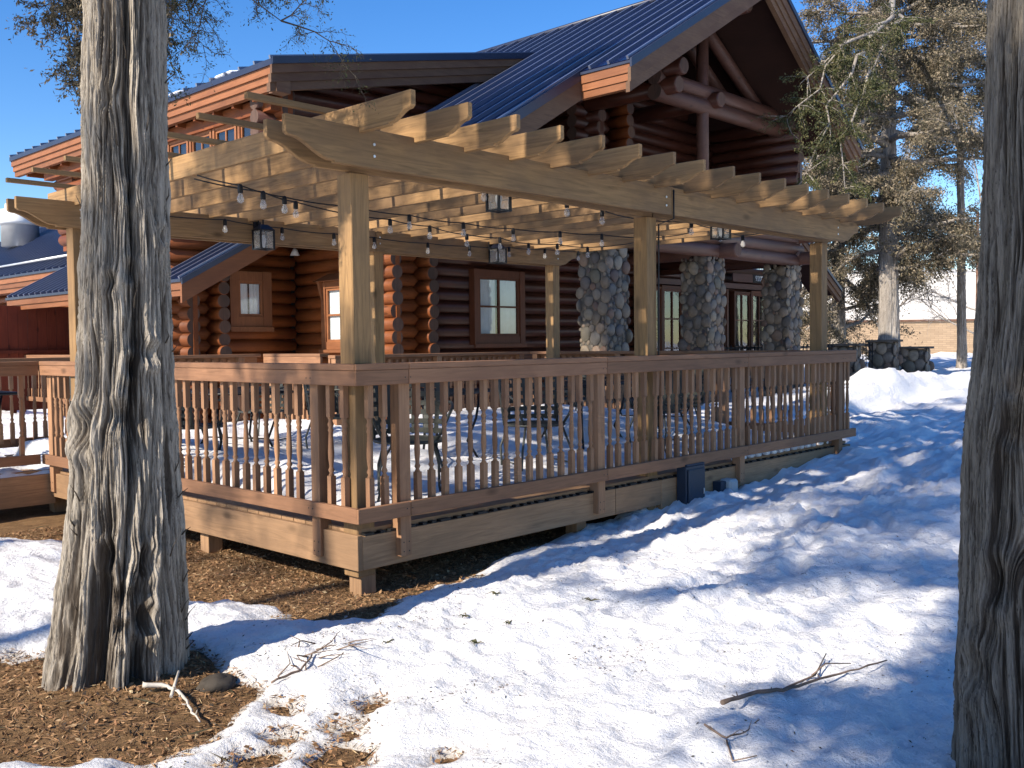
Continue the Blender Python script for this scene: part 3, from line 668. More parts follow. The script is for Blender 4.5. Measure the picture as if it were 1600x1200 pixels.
chairs = [(0.98, 0.66, -128, 'lattice chair facing the front railing, nearest to the corner post'),
          (2.55, 0.86, -112, 'pale lattice backed chair in front of the four pane window, seat toward the railing'),
          (2.0, 2.95, -60, 'iron chair beyond the first table, seen through the left part of the front railing'),
          (0.62, 3.05, -20, 'iron chair beside the left railing close to the grey trunk'),
          (0.75, 4.25, 20, 'iron chair deeper on the deck behind the left railing, by the dark walkway corner'),
          (2.05, 4.3, 200, 'iron chair near the short stepped back railing'),
          (4.35, 0.85, 95, 'iron chair by the middle front post'),
          (5.35, 1.25, -150, 'iron chair in the right bay of the front railing, left of its last post'),
          (5.6, 2.9, -90, 'iron chair near the end railing below the stone pillars'),
          (0.9, 5.7, -60, 'iron chair on the far strip of deck behind the grey trunk')]
for i, (x, y, a, lb) in enumerate(chairs):
    c_ = ch0 if i == 0 else copy_tree(ch0)
    c_.location = (x, y, DZ+(-0.02 if i < 2 else 0.02)); c_.rotation_euler = (0, 0, R(a)); c_['label'] = lb; c_['group'] = 'iron lattice chairs on the deck'
    c_.scale = (1.12,)*3 if i < 2 else (1.04,)*3
def make_table():
    t = thing('patio_table', 'x', 'table'); b = MB(); hx, hy = 0.55, 0.38
    for i in range(20):
        x = -hx+0.03+i*(2*hx-0.06)/19; b.box((x-0.010, -hy, 0.700), (x+0.010, hy, 0.704))
    for i in range(14):
        y = -hy+0.03+i*(2*hy-0.06)/13; b.box((-hx, y-0.010, 0.7045), (hx, y+0.010, 0.7085))
    b.tube([(-hx, -hy, 0.70), (hx, -hy, 0.70), (hx, hy, 0.70), (-hx, hy, 0.70), (-hx, -hy, 0.70)], 0.015, 6)
    b.build('table_top', 'black_iron', t)
    for sx in (-1, 1):
        for sy in (-1, 1):
            MB().tube([(sx*0.42, sy*0.30, 0.70), (sx*0.38, sy*0.27, 0.45), (sx*0.30, sy*0.22, 0.25), (sx*0.42, sy*0.32, 0.0)], 0.012, 7).build('leg', 'black_iron', t)
    MB().tube([(-0.3, -0.22, 0.25), (0.3, 0.22, 0.25)], 0.008, 6).build('stretcher', 'black_iron', t)
    return t
tb0 = make_table()
for i, (x, y, a, lb) in enumerate([(2.15, 1.75, 20, 'iron mesh table between the two nearest lattice chairs'), (1.35, 3.65, 75, 'iron mesh table seen through the left railing right of the grey trunk'),
                                   (4.25, 1.75, 5, 'iron mesh table behind the middle front post'), (5.9, 2.0, 80, 'iron mesh table at the end of the deck near the stone pillars'), (-0.6, 5.6, 0, 'iron table left of the grey trunk behind the dark walkway railing')]):
    c_ = tb0 if i == 0 else copy_tree(tb0)
    c_.location = (x, y, DZ+0.02); c_.rotation_euler = (0, 0, R(a)); c_['label'] = lb; c_['group'] = 'iron tables on the deck'
# utility boxes at the deck front
t = thing('utility_box', 'tall dark blue metal utility box standing in snow at the deck front', 'utility box', (3.52, -0.02, 0.0))
MB().box((0, 0, 0.02), (0.30, 0.10, 0.50)).build('housing', 'utility_blue', t, bevel=0.006)
MB().box((0.02, -0.014, 0.05), (0.28, -0.002, 0.47)).build('door', 'utility_blue', t, bevel=0.004)
MB().box((0.012, -0.005, 0.501), (0.29, 0.11, 0.515)).build('lid', 'utility_blue', t, bevel=0.004)
MB().box((0.25, -0.022, 0.24), (0.265, -0.0145, 0.29)).build('latch', 'galvanised', t)
t = thing('outlet_box', 'small grey outlet box with pale cover above the snow', 'outlet box', (4.12, 0.0, 0.16))
MB().box((0, 0.0, 0), (0.09, 0.088, 0.14)).build('housing', 'utility_blue', t, bevel=0.004)
MB().box((0.095, -0.045, 0.01), (0.24, 0.088, 0.15)).build('cover', 'grey_plastic', t, bevel=0.02)

# ================================================================== LOG LODGE
lodge = thing('log_lodge', 'large orange log lodge with navy standing seam roofs, gabled balcony and cobblestone pillars', 'lodge', (0, 0, 0))
LR, LS = 0.122, 0.226
def logs_x(x0, x1, yf, z0, z1, mat='log_x', name='log_wall', e0=0.0, e1=0.0, n_=14, lo=None, hi=None):
    mb = MB(); z = z0+LR; i = 0; X0, X1, E0 = x0, x1, e0
    while z < z1:
        r = LR*random.uniform(0.97, 1.04); k = 3
        x0 = max(X0, lo(z+LR)) if lo else X0; x1 = min(X1, hi(z+LR)) if hi else X1; e0 = E0 if x0 == X0 else 0
        if x1-x0 < 0.2: z += LS; continue
        mb.tube([(x0-e0+(x1-x0+e0+e1)*t/k, yf+LR, z+random.uniform(-.004, .004)) for t in range(k+1)], [r*random.uniform(.98, 1.02) for _ in range(k+1)], n_, 0, capmi=1); z += LS
    x0, x1 = X0, X1
    if not lo: mb.box((x0, yf+LR*0.9, z0), (x1, yf+LR*1.6, z1))
    return mb.build(name, [mat, 'end_grain'], lodge)
def logs_y(xf, y0, y1, z0, z1, mat='log_y', name='log_wall', n_=14, e0=0.0):
    mb = MB(); z = z0+LR+LS*0.5
    while z < z1:
        r = LR*random.uniform(0.97, 1.04); k = 3; dj = random.uniform(-.03, .03)
        mb.tube([(xf+LR, y0-e0+dj+(y1-y0+e0-dj)*t/k, z+random.uniform(-.004, .004)) for t in range(k+1)], [r*random.uniform(.98, 1.02) for _ in range(k+1)], n_, 0, capmi=1); z += LS
    mb.box((xf+LR*0.9, y0, z0), (xf+LR*1.6, y1, z1))
    return mb.build(name, [mat, 'end_grain'], lodge)
def stack_y(xf, y0, y1, z0, z1, name='corner_logs', half=0):       # short crossing log ends, cut faces toward -Y
    mb = MB(); z = z0+LR+LS*0.5*(1-half)
    while z < z1:
        r = LR*random.uniform(0.96, 1.05); q = y0+random.uniform(-.03, .03)
        mb.tube([(xf+LR, q, z), (xf+LR, q+0.02, z), (xf+LR, y1, z)], [r*0.93, r, r], 14, 0, capmi=1); z += LS
    return mb.build(name, ['log_y', 'end_grain'], lodge)
# lower storey
logs_x(7.1, 8.2, 8.5, -0.1, 3.5)
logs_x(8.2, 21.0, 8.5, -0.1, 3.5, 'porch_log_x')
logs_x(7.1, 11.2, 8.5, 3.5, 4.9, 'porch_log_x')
logs_y(7.1, 8.25, 11.2, -0.1, 4.3)
stack_y(7.87, 8.16, 8.7, -0.1, 4.2)
logs_x(4.7, 7.1, 11.1, -0.1, 3.7, e0=0.30)
logs_y(4.7, 10.80, 15.2, -0.1, 2.9)
stack_y(5.24, 10.72, 11.2, -0.1, 3.2)
stack_y(5.2, 15.9, 16.8, 0.35, 2.9)
MB().box((7.03, 11.14, 0.3), (7.5, 11.6, 4.2)).build('core', 'dark_inside', lodge)
MB().box((4.9, 11.4, 0.2), (7.0, 15.2, 2.7)).build('core', 'dark_inside', lodge)
MB().box((4.75, 8.62, -0.6), (21, 8.9, 0.36)).build('foundation', 'mortar', lodge)
# upper storey under the shed roof
logs_y(5.2, 8.55, 17.4, 3.75, 5.95)
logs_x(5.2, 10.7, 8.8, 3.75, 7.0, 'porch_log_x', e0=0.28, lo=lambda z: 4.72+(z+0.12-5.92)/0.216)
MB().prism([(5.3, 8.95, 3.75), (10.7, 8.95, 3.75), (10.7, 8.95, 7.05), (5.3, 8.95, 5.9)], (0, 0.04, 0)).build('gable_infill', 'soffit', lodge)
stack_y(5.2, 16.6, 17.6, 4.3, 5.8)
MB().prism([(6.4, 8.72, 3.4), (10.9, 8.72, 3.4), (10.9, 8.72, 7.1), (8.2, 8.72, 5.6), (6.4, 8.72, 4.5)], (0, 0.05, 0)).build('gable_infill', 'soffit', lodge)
# balcony room
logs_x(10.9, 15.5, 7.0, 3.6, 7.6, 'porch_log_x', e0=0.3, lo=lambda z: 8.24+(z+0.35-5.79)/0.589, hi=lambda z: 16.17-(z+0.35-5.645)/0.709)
logs_y(10.9, 6.75, 8.5, 3.6, 7.0, 'porch_log_y')
stack_y(11.55, 6.55, 7.1, 3.8, 6.6)
logs_y(15.3, 4.95, 8.5, 3.15, 6.2, 'porch_log_y')
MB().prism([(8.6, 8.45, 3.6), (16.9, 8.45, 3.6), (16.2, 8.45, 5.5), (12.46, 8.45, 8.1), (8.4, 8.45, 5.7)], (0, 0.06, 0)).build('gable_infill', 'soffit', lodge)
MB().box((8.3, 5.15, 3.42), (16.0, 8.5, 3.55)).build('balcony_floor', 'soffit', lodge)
for k, z in enumerate((3.27, 3.50, 3.72)):
    b = MB(); b.tube([(8.1+0.5*(k > 0)+0.2*k, 5.05, z), (12.0, 5.05, z+.005), (15.55, 5.05, z)], 0.13, 18, 0, capmi=1)
    b.build('balcony_log', ['balcony_log', 'end_grain'], lodge)
for x, z in ((12.35, 3.27), (8.9, 3.27), (15.45, 3.30), (15.45, 3.75)):
    MB().tube([(x, 4.62, z), (x, 4.65, z), (x, 7.5, z)], [0.12, 0.135, 0.135], 16, 0, capmi=1).build('joist_log', ['balcony_log', 'end_grain'], lodge)
b = MB()                                                     # slim balcony railing
b.box((8.6, 5.02, 4.62), (15.4, 5.06, 4.66)); x = 8.7
while x < 15.4: b.tube([(x, 5.04, 3.84), (x, 5.04, 4.62)], 0.008, 5); x += 0.13
b.build('balcony_railing', 'black_iron', lodge)
# truss
for z in (6.00, 6.27):
    MB().tube([(10.75, 5.35, z), (13, 5.35, z), (15.7, 5.35, z)], 0.145, 16, 0, capmi=1).build('truss_log', ['balcony_log', 'end_grain'], lodge)
MB().tube([(12.36, 5.38, 3.8), (12.36, 5.38, 7.9)], 0.115, 14).build('king_post', 'balcony_log', lodge)
for (x, z, y0) in ((10.95, 6.10, 4.95), (10.95, 6.40, 4.85), (12.5, 6.12, 5.05), (12.46, 7.72, 4.45), (15.2, 6.10, 4.95), (15.2, 6.40, 4.85)):
    MB().tube([(x, y0, z), (x, y0+0.03, z), (x, 8.4, z)], [0.13, 0.155, 0.155], 14, 0, capmi=1).build('purlin_log', ['porch_log_y', 'end_grain'], lodge)
for (x1, z1, x2, z2, y) in ((12.4, 7.7, 9.3, 6.0, 5.5), (12.4, 7.7, 15.8, 5.7, 5.5), (12.4, 7.5, 14.4, 6.3, 5.9)):
    MB().tube([(x1, y, z1), (x2, y, z2)], 0.12, 12).build('truss_brace', 'balcony_log', lodge)

# roofs -----------------------------------------------------------------
def roof(name, P, U, V, rib=0.41, soffit_t=0.16, ribs_from=0.0, ridge=False):
    """P eave corner, U along the eave, V up the slope"""
    P, U, V = Vector(P), Vector(U), Vector(V); nrm = U.cross(V).normalized()
    if nrm.z < 0: nrm = -nrm
    mb = MB(); mb.obox(P-nrm*0.03, U, V, nrm*0.03)
    u = U.normalized(); L = U.length; d = 0.05
    while d < L:
        mb.obox(P+u*(d-0.02)-V.normalized()*0.02, u*0.04, V*1.0, nrm*0.055, 1); d += rib
    o = mb.build(name, ['roof_metal', 'roof_rib_sheen'], lodge)
    if soffit_t:
        vn = V.normalized()
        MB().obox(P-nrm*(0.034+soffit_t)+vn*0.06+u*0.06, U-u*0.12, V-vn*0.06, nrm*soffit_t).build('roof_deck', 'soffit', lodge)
    return nrm
SL, SRr = 0.589, 0.709
zl = lambda x: 5.79+SL*(x-8.24)
roof('porch_roof', (8.24, 4.0, 5.79), (0, 1.0, 0), (4.22, 0, 4.22*SL), rib=0.36)
roof('main_roof', (5.6, 4.98, zl(5.6)), (0, 3.55, 0), (12.46-5.6, 0, (12.46-5.6)*SL), rib=0.40)
roof('main_roof', (10.55, 8.53, zl(10.55)), (0, 7.5, 0), (12.46-10.55, 0, (12.46-10.55)*SL), rib=0.40)
roof('main_roof', (16.17, 4.0, 8.275-SRr*3.71), (0, 11, 0), (-3.71, 0, SRr*3.71))
SD_ = 0.216
roof('shed_roof', (4.72, 8.05, 5.92), (0, 10.7, 0), (5.95, 0, 5.95*SD_), rib=0.44, soffit_t=0.05)
roof('lower_roof', (4.20, 10.0, 2.70), (0, 7.7, 0), (2.9, 0, 2.9*0.55), rib=0.30, soffit_t=0.05)
MB().tube([(12.46, 4.0, 8.30), (12.46, 16, 8.30)], 0.06, 8).build('ridge_cap', 'roof_trim', lodge)
# rake and fascia boards
def rake(y, pts, hs, mats, th=0.035, step=0.018, top=0.0):
    """boards under a roof edge in the plane y, following pts [(x,z),(x,z)]; hs heights from the top down"""
    (x0, z0), (x1, z1) = pts; off = top
    for i, (h, mt) in enumerate(zip(hs, mats)):
        yy = y+step*i
        MB().prism([(x0, yy, z0-off), (x1, yy, z1-off), (x1, yy, z1-off-h), (x0, yy, z0-off-h)], (0, th+0.02*i, 0)).build('rake_board', mt, lodge); off += h+0.001
def fasc(x, y0, y1, z, hs, mats, th=0.035, step=0.02):
    off = 0
    for i, (h, mt) in enumerate(zip(hs, mats)):
        MB().box((x+step*i, y0+0.02*i, z-off-h), (x+step*i+th+0.02*i, y1, z-off)).build('fascia_board', mt, lodge); off += h+0.001
rake(3.965, ((8.20, zl(8.20)+.02), (12.46, zl(12.46)+.02)), (0.13, 0.21, 0.15), ('roof_trim', 'rake_x', 'rake_x'))
rake(3.965, ((12.46, zl(12.46)+.02), (16.22, 8.275-SRr*3.76+.02)), (0.10, 0.17, 0.15, 0.13), ('roof_trim', 'rake_x', 'rake_x', 'rake_x'), step=0.03)
rake(4.945, ((5.6, zl(5.6)+.02), (8.40, zl(8.40)+.02)), (0.16, 0.30), ('roof_trim', 'rake_x'))
fasc(8.20, 4.0, 5.0, 5.76, (0.04, 0.13, 0.11, 0.11), ('roof_trim', 'trim_y', 'trim_y', 'trim_y'))
rake(8.02, ((4.70, 5.94), (10.62, 5.94+5.92*SD_)), (0.11, 0.13, 0.13, 0.13), ('roof_trim', 'rake_x', 'rake_x', 'rake_x'), step=0.03)
fasc(4.70, 8.05, 18.7, 5.92, (0.09, 0.115, 0.11, 0.11), ('roof_trim', 'trim_y', 'trim_y', 'trim_y'), step=0.035)
y = 8.8
while y < 18.5: MB().box((4.86, y, 5.44), (5.4, y+0.07, 5.60)).build('rafter_tail', 'log_x', lodge); y += 0.62
MB().box((5.02, 8.6, 5.30), (5.2, 17.6, 5.52)).build('wall_plate', 'log_y', lodge)
rake(9.965, ((4.18, 2.71), (7.1, 2.71+2.92*0.55)), (0.10, 0.30), ('roof_trim', 'trim_x'))
fasc(4.17, 10.0, 17.7, 2.70, (0.05, 0.12, 0.10), ('roof_trim', 'trim_y', 'trim_y'), step=0.03)
MB().box((4.75, 9.99, 2.85), (4.85, 10.0, 2.86)).build('screw', 'galvanised', lodge)
for (y, l) in ((11.0, .35), (9.3, 0.5)):
    MB().obox((4.74, y, 5.945), (0.5, 0, 0.108), (0, l, 0), (0, 0, 0.05)).build('snow_patch', 'snow_lump', lodge, bevel=0.02)

MB().box((4.80, 8.09, 5.45), (5.05, 8.3, 5.86)).build('fascia_board', 'rake_x', lodge)

# windows --------------------------------------------------------------
def window_front(x0, x1, z0, z1, y, nx=2, nz=2, tr=0.10, curtain=True, mat='trim_x', name='window', sill=True, cur='curtain'):
    b = MB(); d = 0.13
    b.box((x0-tr, y-d, z0-tr*1.2), (x0, y+.02, z1+tr)); b.box((x1, y-d, z0-tr*1.2), (x1+tr, y+.02, z1+tr))
    b.box((x0+.001, y-d+0.01, z1), (x1-.001, y+.02, z1+tr*.98)); b.box((x0+.001, y-d+0.01, z0-tr*1.1), (x1-.001, y+.02, z0))
    f = b.build(name, mat, lodge, bevel=0.004)
    b = MB(); s = 0.045
    b.box((x0, y-0.10, z0), (x0+s, y-.05, z1)); b.box((x1-s, y-0.10, z0), (x1, y-.05, z1)); b.box((x0+s, y-0.10, z0), (x1-s, y-.05, z0+s)); b.box((x0+s, y-0.10, z1-s), (x1-s, y-.05, z1))
    for i in range(1, nx): xm = x0+(x1-x0)*i/nx; b.box((xm-.02, y-.095, z0+s), (xm+.02, y-.055, z1-s))
    for j in range(1, nz): zm = z0+(z1-z0)*j/nz; b.box((x0+s, y-.093, zm-.018), (x1-s, y-.057, zm+.018))
    b.build('sash', mat, f)
    MB().add([(x0, y-.07, z0), (x1, y-.07, z0), (x1, y-.07, z1), (x0, y-.07, z1)], [(0, 1, 2, 3)]).build('pane', 'window_glass', f)
    MB().box((x0, y-.035, z0), (x1, y-.02, z1)).build('room_dark', 'dark_inside', f)
    if curtain:
        b = MB(); k = 60; vs = []
        for i in range(k+1):
            t = i/k; x = x0+(x1-x0)*t; gapc = abs(t-0.5)
            yy = y-.046+0.008*math.sin(t*46)+0.003*math.sin(t*113)
            vs += [(x, yy, z0), (x, yy, z1-0.05)]
        fs = [(2*i, 2*i+2, 2*i+3, 2*i+1) for i in range(k) if not (0.455 < (i+.5)/k < 0.50)]
        b.add(vs, fs, 0, True); b.build('curtain', cur, f)
    if sill: MB().box((x0-tr*1.1, y-d-0.03, z0-tr*1.55), (x1+tr*1.1, y-d+.02, z0-tr*1.05)).build('sill', mat, f, bevel=0.004)
    return f
window_front(9.30, 10.42, 1.74, 2.86, 8.45, tr=0.14, mat='trim_dark')
f = window_front(5.78, 6.28, 2.14, 2.78, 11.05, 1, 1, tr=0.18, mat='trim_z')
for i in range(3):
    x0 = (14.42, 16.42, 18.50)[i]; window_front(x0, x0+0.78, 0.75, 2.82, 8.42, 2, 3, tr=0.05, curtain=False, name='door', sill=False, mat='trim_dark'); window_front(x0+0.90, x0+1.66, 0.75, 2.82, 8.42, 2, 3, mat='trim_dark', tr=0.09, curtain=False, name='door', sill=False)
MB().box((14.2, 8.22, 2.93), (20.5, 8.5, 3.06)).build('door_header', 'balcony_log', lodge)
# bay window facing the sun on the side wall
def window_side(y0, y1, z0, z1, x, nz=2, ny=1, tr=0.10, name='window', proj=0.13, hood=False, mat='trim_y'):
    b = MB(); d = proj
    b.box((x-d, y0-tr, z0-tr*1.2), (x+.02, y0, z1+tr)); b.box((x-d, y1, z0-tr*1.2), (x+.02, y1+tr, z1+tr))
    b.box((x-d+.01, y0+.001, z1), (x+.02, y1-.001, z1+tr*.98)); b.box((x-d+.01, y0+.001, z0-tr*1.1), (x+.02, y1-.001, z0))
    f = b.build(name, mat, lodge, bevel=0.004)
    b = MB(); s = 0.04; a, c = x-d+.03, x-d+.07
    b.box((a, y0, z0), (c, y0+s, z1)); b.box((a, y1-s, z0), (c, y1, z1)); b.box((a, y0+s, z0), (c, y1-s, z0+s)); b.box((a, y0+s, z1-s), (c, y1-s, z1))
    for i in range(1, ny): ym = y0+(y1-y0)*i/ny; b.box((a+.005, ym-.018, z0+s), (c-.005, ym+.018, z1-s))
    for j in range(1, nz): zm = z0+(z1-z0)*j/nz; b.box((a+.007, y0+s, zm-.018), (c-.007, y1-s, zm+.018))
    b.build('sash', mat, f)
    MB().add([(c-.02, y0, z0), (c-.02, y1, z0), (c-.02, y1, z1), (c-.02, y0, z1)], [(0, 3, 2, 1)]).build('pane', 'window_glass', f)
    MB().box((c+.012, y0, z0), (c+.02, y1, z1)).build('blind' if hood else 'room_dark', 'curtain' if hood else 'dark_inside', f)
    if hood:
        MB().prism([(x-d-0.12, y0-tr*1.6, z1+tr), (x+.02, y0-tr*1.6, z1+tr+0.16), (x+.02, y0-tr*1.6, z1+tr)], (0, (y1-y0)+tr*3.2, 0)).build('hood', 'trim_y', f)
        for yy in (y0-tr*1.3, y1+tr*0.5): MB().prism([(x-d-0.001, yy, z1+tr), (x-d-0.09, yy, z1+tr), (x-d-0.04, yy, z1-.05), (x-d-0.001, yy, z1-0.2)], (0, 0.06, 0)).build('bracket', 'trim_y', f)
        MB().box((x-d-0.06, y0-tr, z0-tr*1.5), (x-d+.02, y1+tr, z0-tr*1.1)).build('sill', 'trim_y', f)
    return f
window_side(9.02, 9.86, 1.66, 2.62, 7.1, nz=2, tr=0.13, hood=True, proj=0.22)
for (a, c) in ((8.98, 9.62), (9.78, 10.42), (10.58, 11.22), (11.38, 12.02), (12.18, 12.8)):
    window_side(a, c, 4.55, 5.26, 5.2, nz=2, ny=2, tr=0.06)
# plaque with the house number
t = MB().box((19.42, 8.30, 3.12), (20.02, 8.34, 3.34)).build('number_plaque', 'sign_black', lodge)
cu = bpy.data.curves.new('number', 'FONT'); cu.body = '9200'; cu.size = 0.20; cu.extrude = 0.004; cu.align_x = 'CENTER'; cu.align_y = 'CENTER'
tmp = bpy.data.objects.new('tmp', cu); COL.objects.link(tmp); bpy.context.view_layer.update()
me = bpy.data.meshes.new_from_object(tmp.evaluated_get(bpy.context.evaluated_depsgraph_get())); bpy.data.objects.remove(tmp)
me.materials.clear(); me.materials.append(MATS['sign_letter'])
o = bpy.data.objects.new('number', me); COL.objects.link(o); o.parent = t; o.location = (19.72, 8.294, 3.23); o.rotation_euler = (R(90), 0, 0)
MB().box((18.4, 8.30, 3.12), (19.40, 8.335, 3.33)).build('board', 'balcony_log', lodge)
# security lamp and white lamp cover on the side wall
MB().lathe((7.0, 10.95, 3.30), [(0.02, 0.14), (0.05, 0.10), (0.09, 0), (0.02, 0.0)], 10).build('wall_lamp', 'white_paint', lodge)

# cobblestone pillars ----------------------------------------------------
def ico(sub=2):
    t = (1+5**.5)/2
    v = [(-1, t, 0), (1, t, 0), (-1, -t, 0), (1, -t, 0), (0, -1, t), (0, 1, t), (0, -1, -t), (0, 1, -t), (t, 0, -1), (t, 0, 1), (-t, 0, -1), (-t, 0, 1)]
    f = [(0, 11, 5), (0, 5, 1), (0, 1, 7), (0, 7, 10), (0, 10, 11), (1, 5, 9), (5, 11, 4), (11, 10, 2), (10, 7, 6), (7, 1, 8), (3, 9, 4), (3, 4, 2), (3, 2, 6), (3, 6, 8), (3, 8, 9), (4, 9, 5), (2, 4, 11), (6, 2, 10), (8, 6, 7), (9, 8, 1)]
    v = [np.array(p)/np.linalg.norm(p) for p in v]
    for _ in range(sub):
        c = {}; nf = []
        def mid(a, b_):
            k = (min(a, b_), max(a, b_))
            if k not in c: p = v[a]+v[b_]; v.append(p/np.linalg.norm(p)); c[k] = len(v)-1
            return c[k]
        for a, b_, d in f:
            x, y, z = mid(a, b_), mid(b_, d), mid(d, a); nf += [(a, x, z), (b_, y, x), (d, z, y), (x, y, z)]
        f = nf
    return np.array(v), np.array(f)
IV, IF = ico(2)
def cobbles(wx, wy, h, rmin, rmax, seed):
    rg = np.random.default_rng(seed); VV = []; FF = []; o = 0
    per = [((-wx/2, -wy/2), (1, 0), (0, -1), wx), ((wx/2, -wy/2), (0, 1), (1, 0), wy), ((wx/2, wy/2), (-1, 0), (0, 1), wx), ((-wx/2, wy/2), (0, -1), (-1, 0), wy)]
    P = 2*(wx+wy); st = []; 
    for r_t in np.concatenate([np.linspace(rmax, rmin, 900), np.full(1500, rmin*0.75)]):
        for _ in range(3):
            s = rg.uniform(0, P); z = rg.uniform(r_t*0.8, h-r_t*0.55)
            ok = True
            for (s2, z2, r2) in st:
                ds = abs(s-s2); ds = min(ds, P-ds)
                if ds*ds+((z-z2)*0.85)**2 < (0.90*(r_t+r2))**2: ok = False; break
            if ok: st.append((s, z, r_t)); break
    for s, z, r in st:
        a = s
        for (c0, d, n_, L) in per:
            if a <= L: break
            a -= L
        px, py = c0[0]+d[0]*a, c0[1]+d[1]*a
        V = IV*np.array([r*rg.uniform(.95, 1.15), r*rg.uniform(.30, .44), r*rg.uniform(.95, 1.35)])
        V = V*(1+0.10*perlin(IV[:, 0]*1.3+s*9, IV[:, 1]*1.3, IV[:, 2]*1.3+z*5))[:, None]
        th = rg.uniform(-.6, .6); cth, sth = math.cos(th), math.sin(th)
        V = np.stack([V[:, 0]*cth-V[:, 2]*sth, V[:, 1], V[:, 0]*sth+V[:, 2]*cth], 1)
        W = np.stack([V[:, 0]*d[0]+V[:, 1]*n_[0]+px, V[:, 0]*d[1]+V[:, 1]*n_[1]+py, V[:, 2]+z], 1)
        VV.append(W); FF.append(IF+o); o += len(W)
    return np.concatenate(VV), np.concatenate(FF)
PW = 0.55
CV, CF = cobbles(PW+0.01, PW+0.01, 2.95, 0.04, 0.105, 5)
pil_me = None
for i, (x, rz) in enumerate(((9.18, 0), (12.20, 90), (15.25, 180))):
    core = MB().box((-PW/2, -PW/2, 0), (PW/2, PW/2, 2.86)).build('stone_pillar', 'mortar', lodge, loc=(x, 5.28, 0.22)); core.rotation_euler = (0, 0, R(rz))
    if pil_me is None: o = np_mesh('cobblestones', CV, CF, 'cobble', core); pil_me = o.data
    else: o = bpy.data.objects.new('cobblestones', pil_me); COL.objects.link(o); o.parent = core
# small log at right carrying the lower right roof
roof('side_roof', (17.9, 5.2, 2.75), (0, 0.7, 0), (-2.2, 0, 1.3), rib=0.3)
rake(5.16, ((17.9, 2.77), (15.75, 4.04)), (0.07, 0.13, 0.11), ('roof_trim', 'rake_x', 'rake_x'), step=0.03)

# ================================================================== ANNEX, FENCE, VENT (left distance)
_l = lodge
lodge = thing('annex_building', 'low wing with dark ribbed roof at the far left, white vent on it', 'building', (0, 0, 0))
roof('roof', (6.4, 17.75, 3.62), (0, 17.5, 0), (4.6, 0, 2.55), rib=0.42, soffit_t=0.05)
fasc(6.36, 17.75, 35, 3.62, (0.06, 0.14, 0.13, 0.12), ('roof_trim', 'trim_y', 'trim_y', 'trim_y'), step=0.04)
logs_y(7.0, 17.8, 34, 0.35, 3.5)
MB().tube([(6.9, 21.0, 4.02), (6.9, 30.0, 4.02)], 0.035, 8).build('snow_guard', 'galvanised', lodge)
lodge = _l
t = thing('roof_vent', 'large white round exhaust hood on the far left roof', 'vent', (9.15, 30.5, 5.1))
MB().lathe((0, 0, 0), [(0.60, 0), (0.60, 0.75), (0.62, 0.76)], 28).build('curb', 'galvanised', t)
MB().lathe((0, 0, 0.72), [(0.60, 0), (0.70, 0.03), (0.72, 0.1), (0.72, 0.45), (0.68, 0.50), (0.46, 0.54)], 32).build('hood', 'white_paint', t)
MB().lathe((0, 0, 1.24), [(0.50, 0), (0.46, 0.06), (0.44, 0.20), (0.38, 0.25), (0.05, 0.28)], 28).build('cap', 'white_paint', t)
t = thing('plank_fence', 'dark red vertical plank fence at the far left behind the orange railing', 'fence', (0, 0, 0))
b = MB(); x = 1.6
while x < 6.6:
    b.box((x, 17.0+random.uniform(-.006, .006), 0.3), (x+0.19, 17.03, 2.50+random.uniform(-.012, .012))); x += 0.197
b.build('planks', 'fence_red', t)
MB().box((1.6, 16.93, 1.50), (6.5, 16.99, 1.57)).build('rail', 'fence_red', t)
for x in (1.7, 4.0, 6.3): MB().box((x, 17.04, 0.2), (x+0.1, 17.14, 2.4)).build('post', 'fence_red', t)

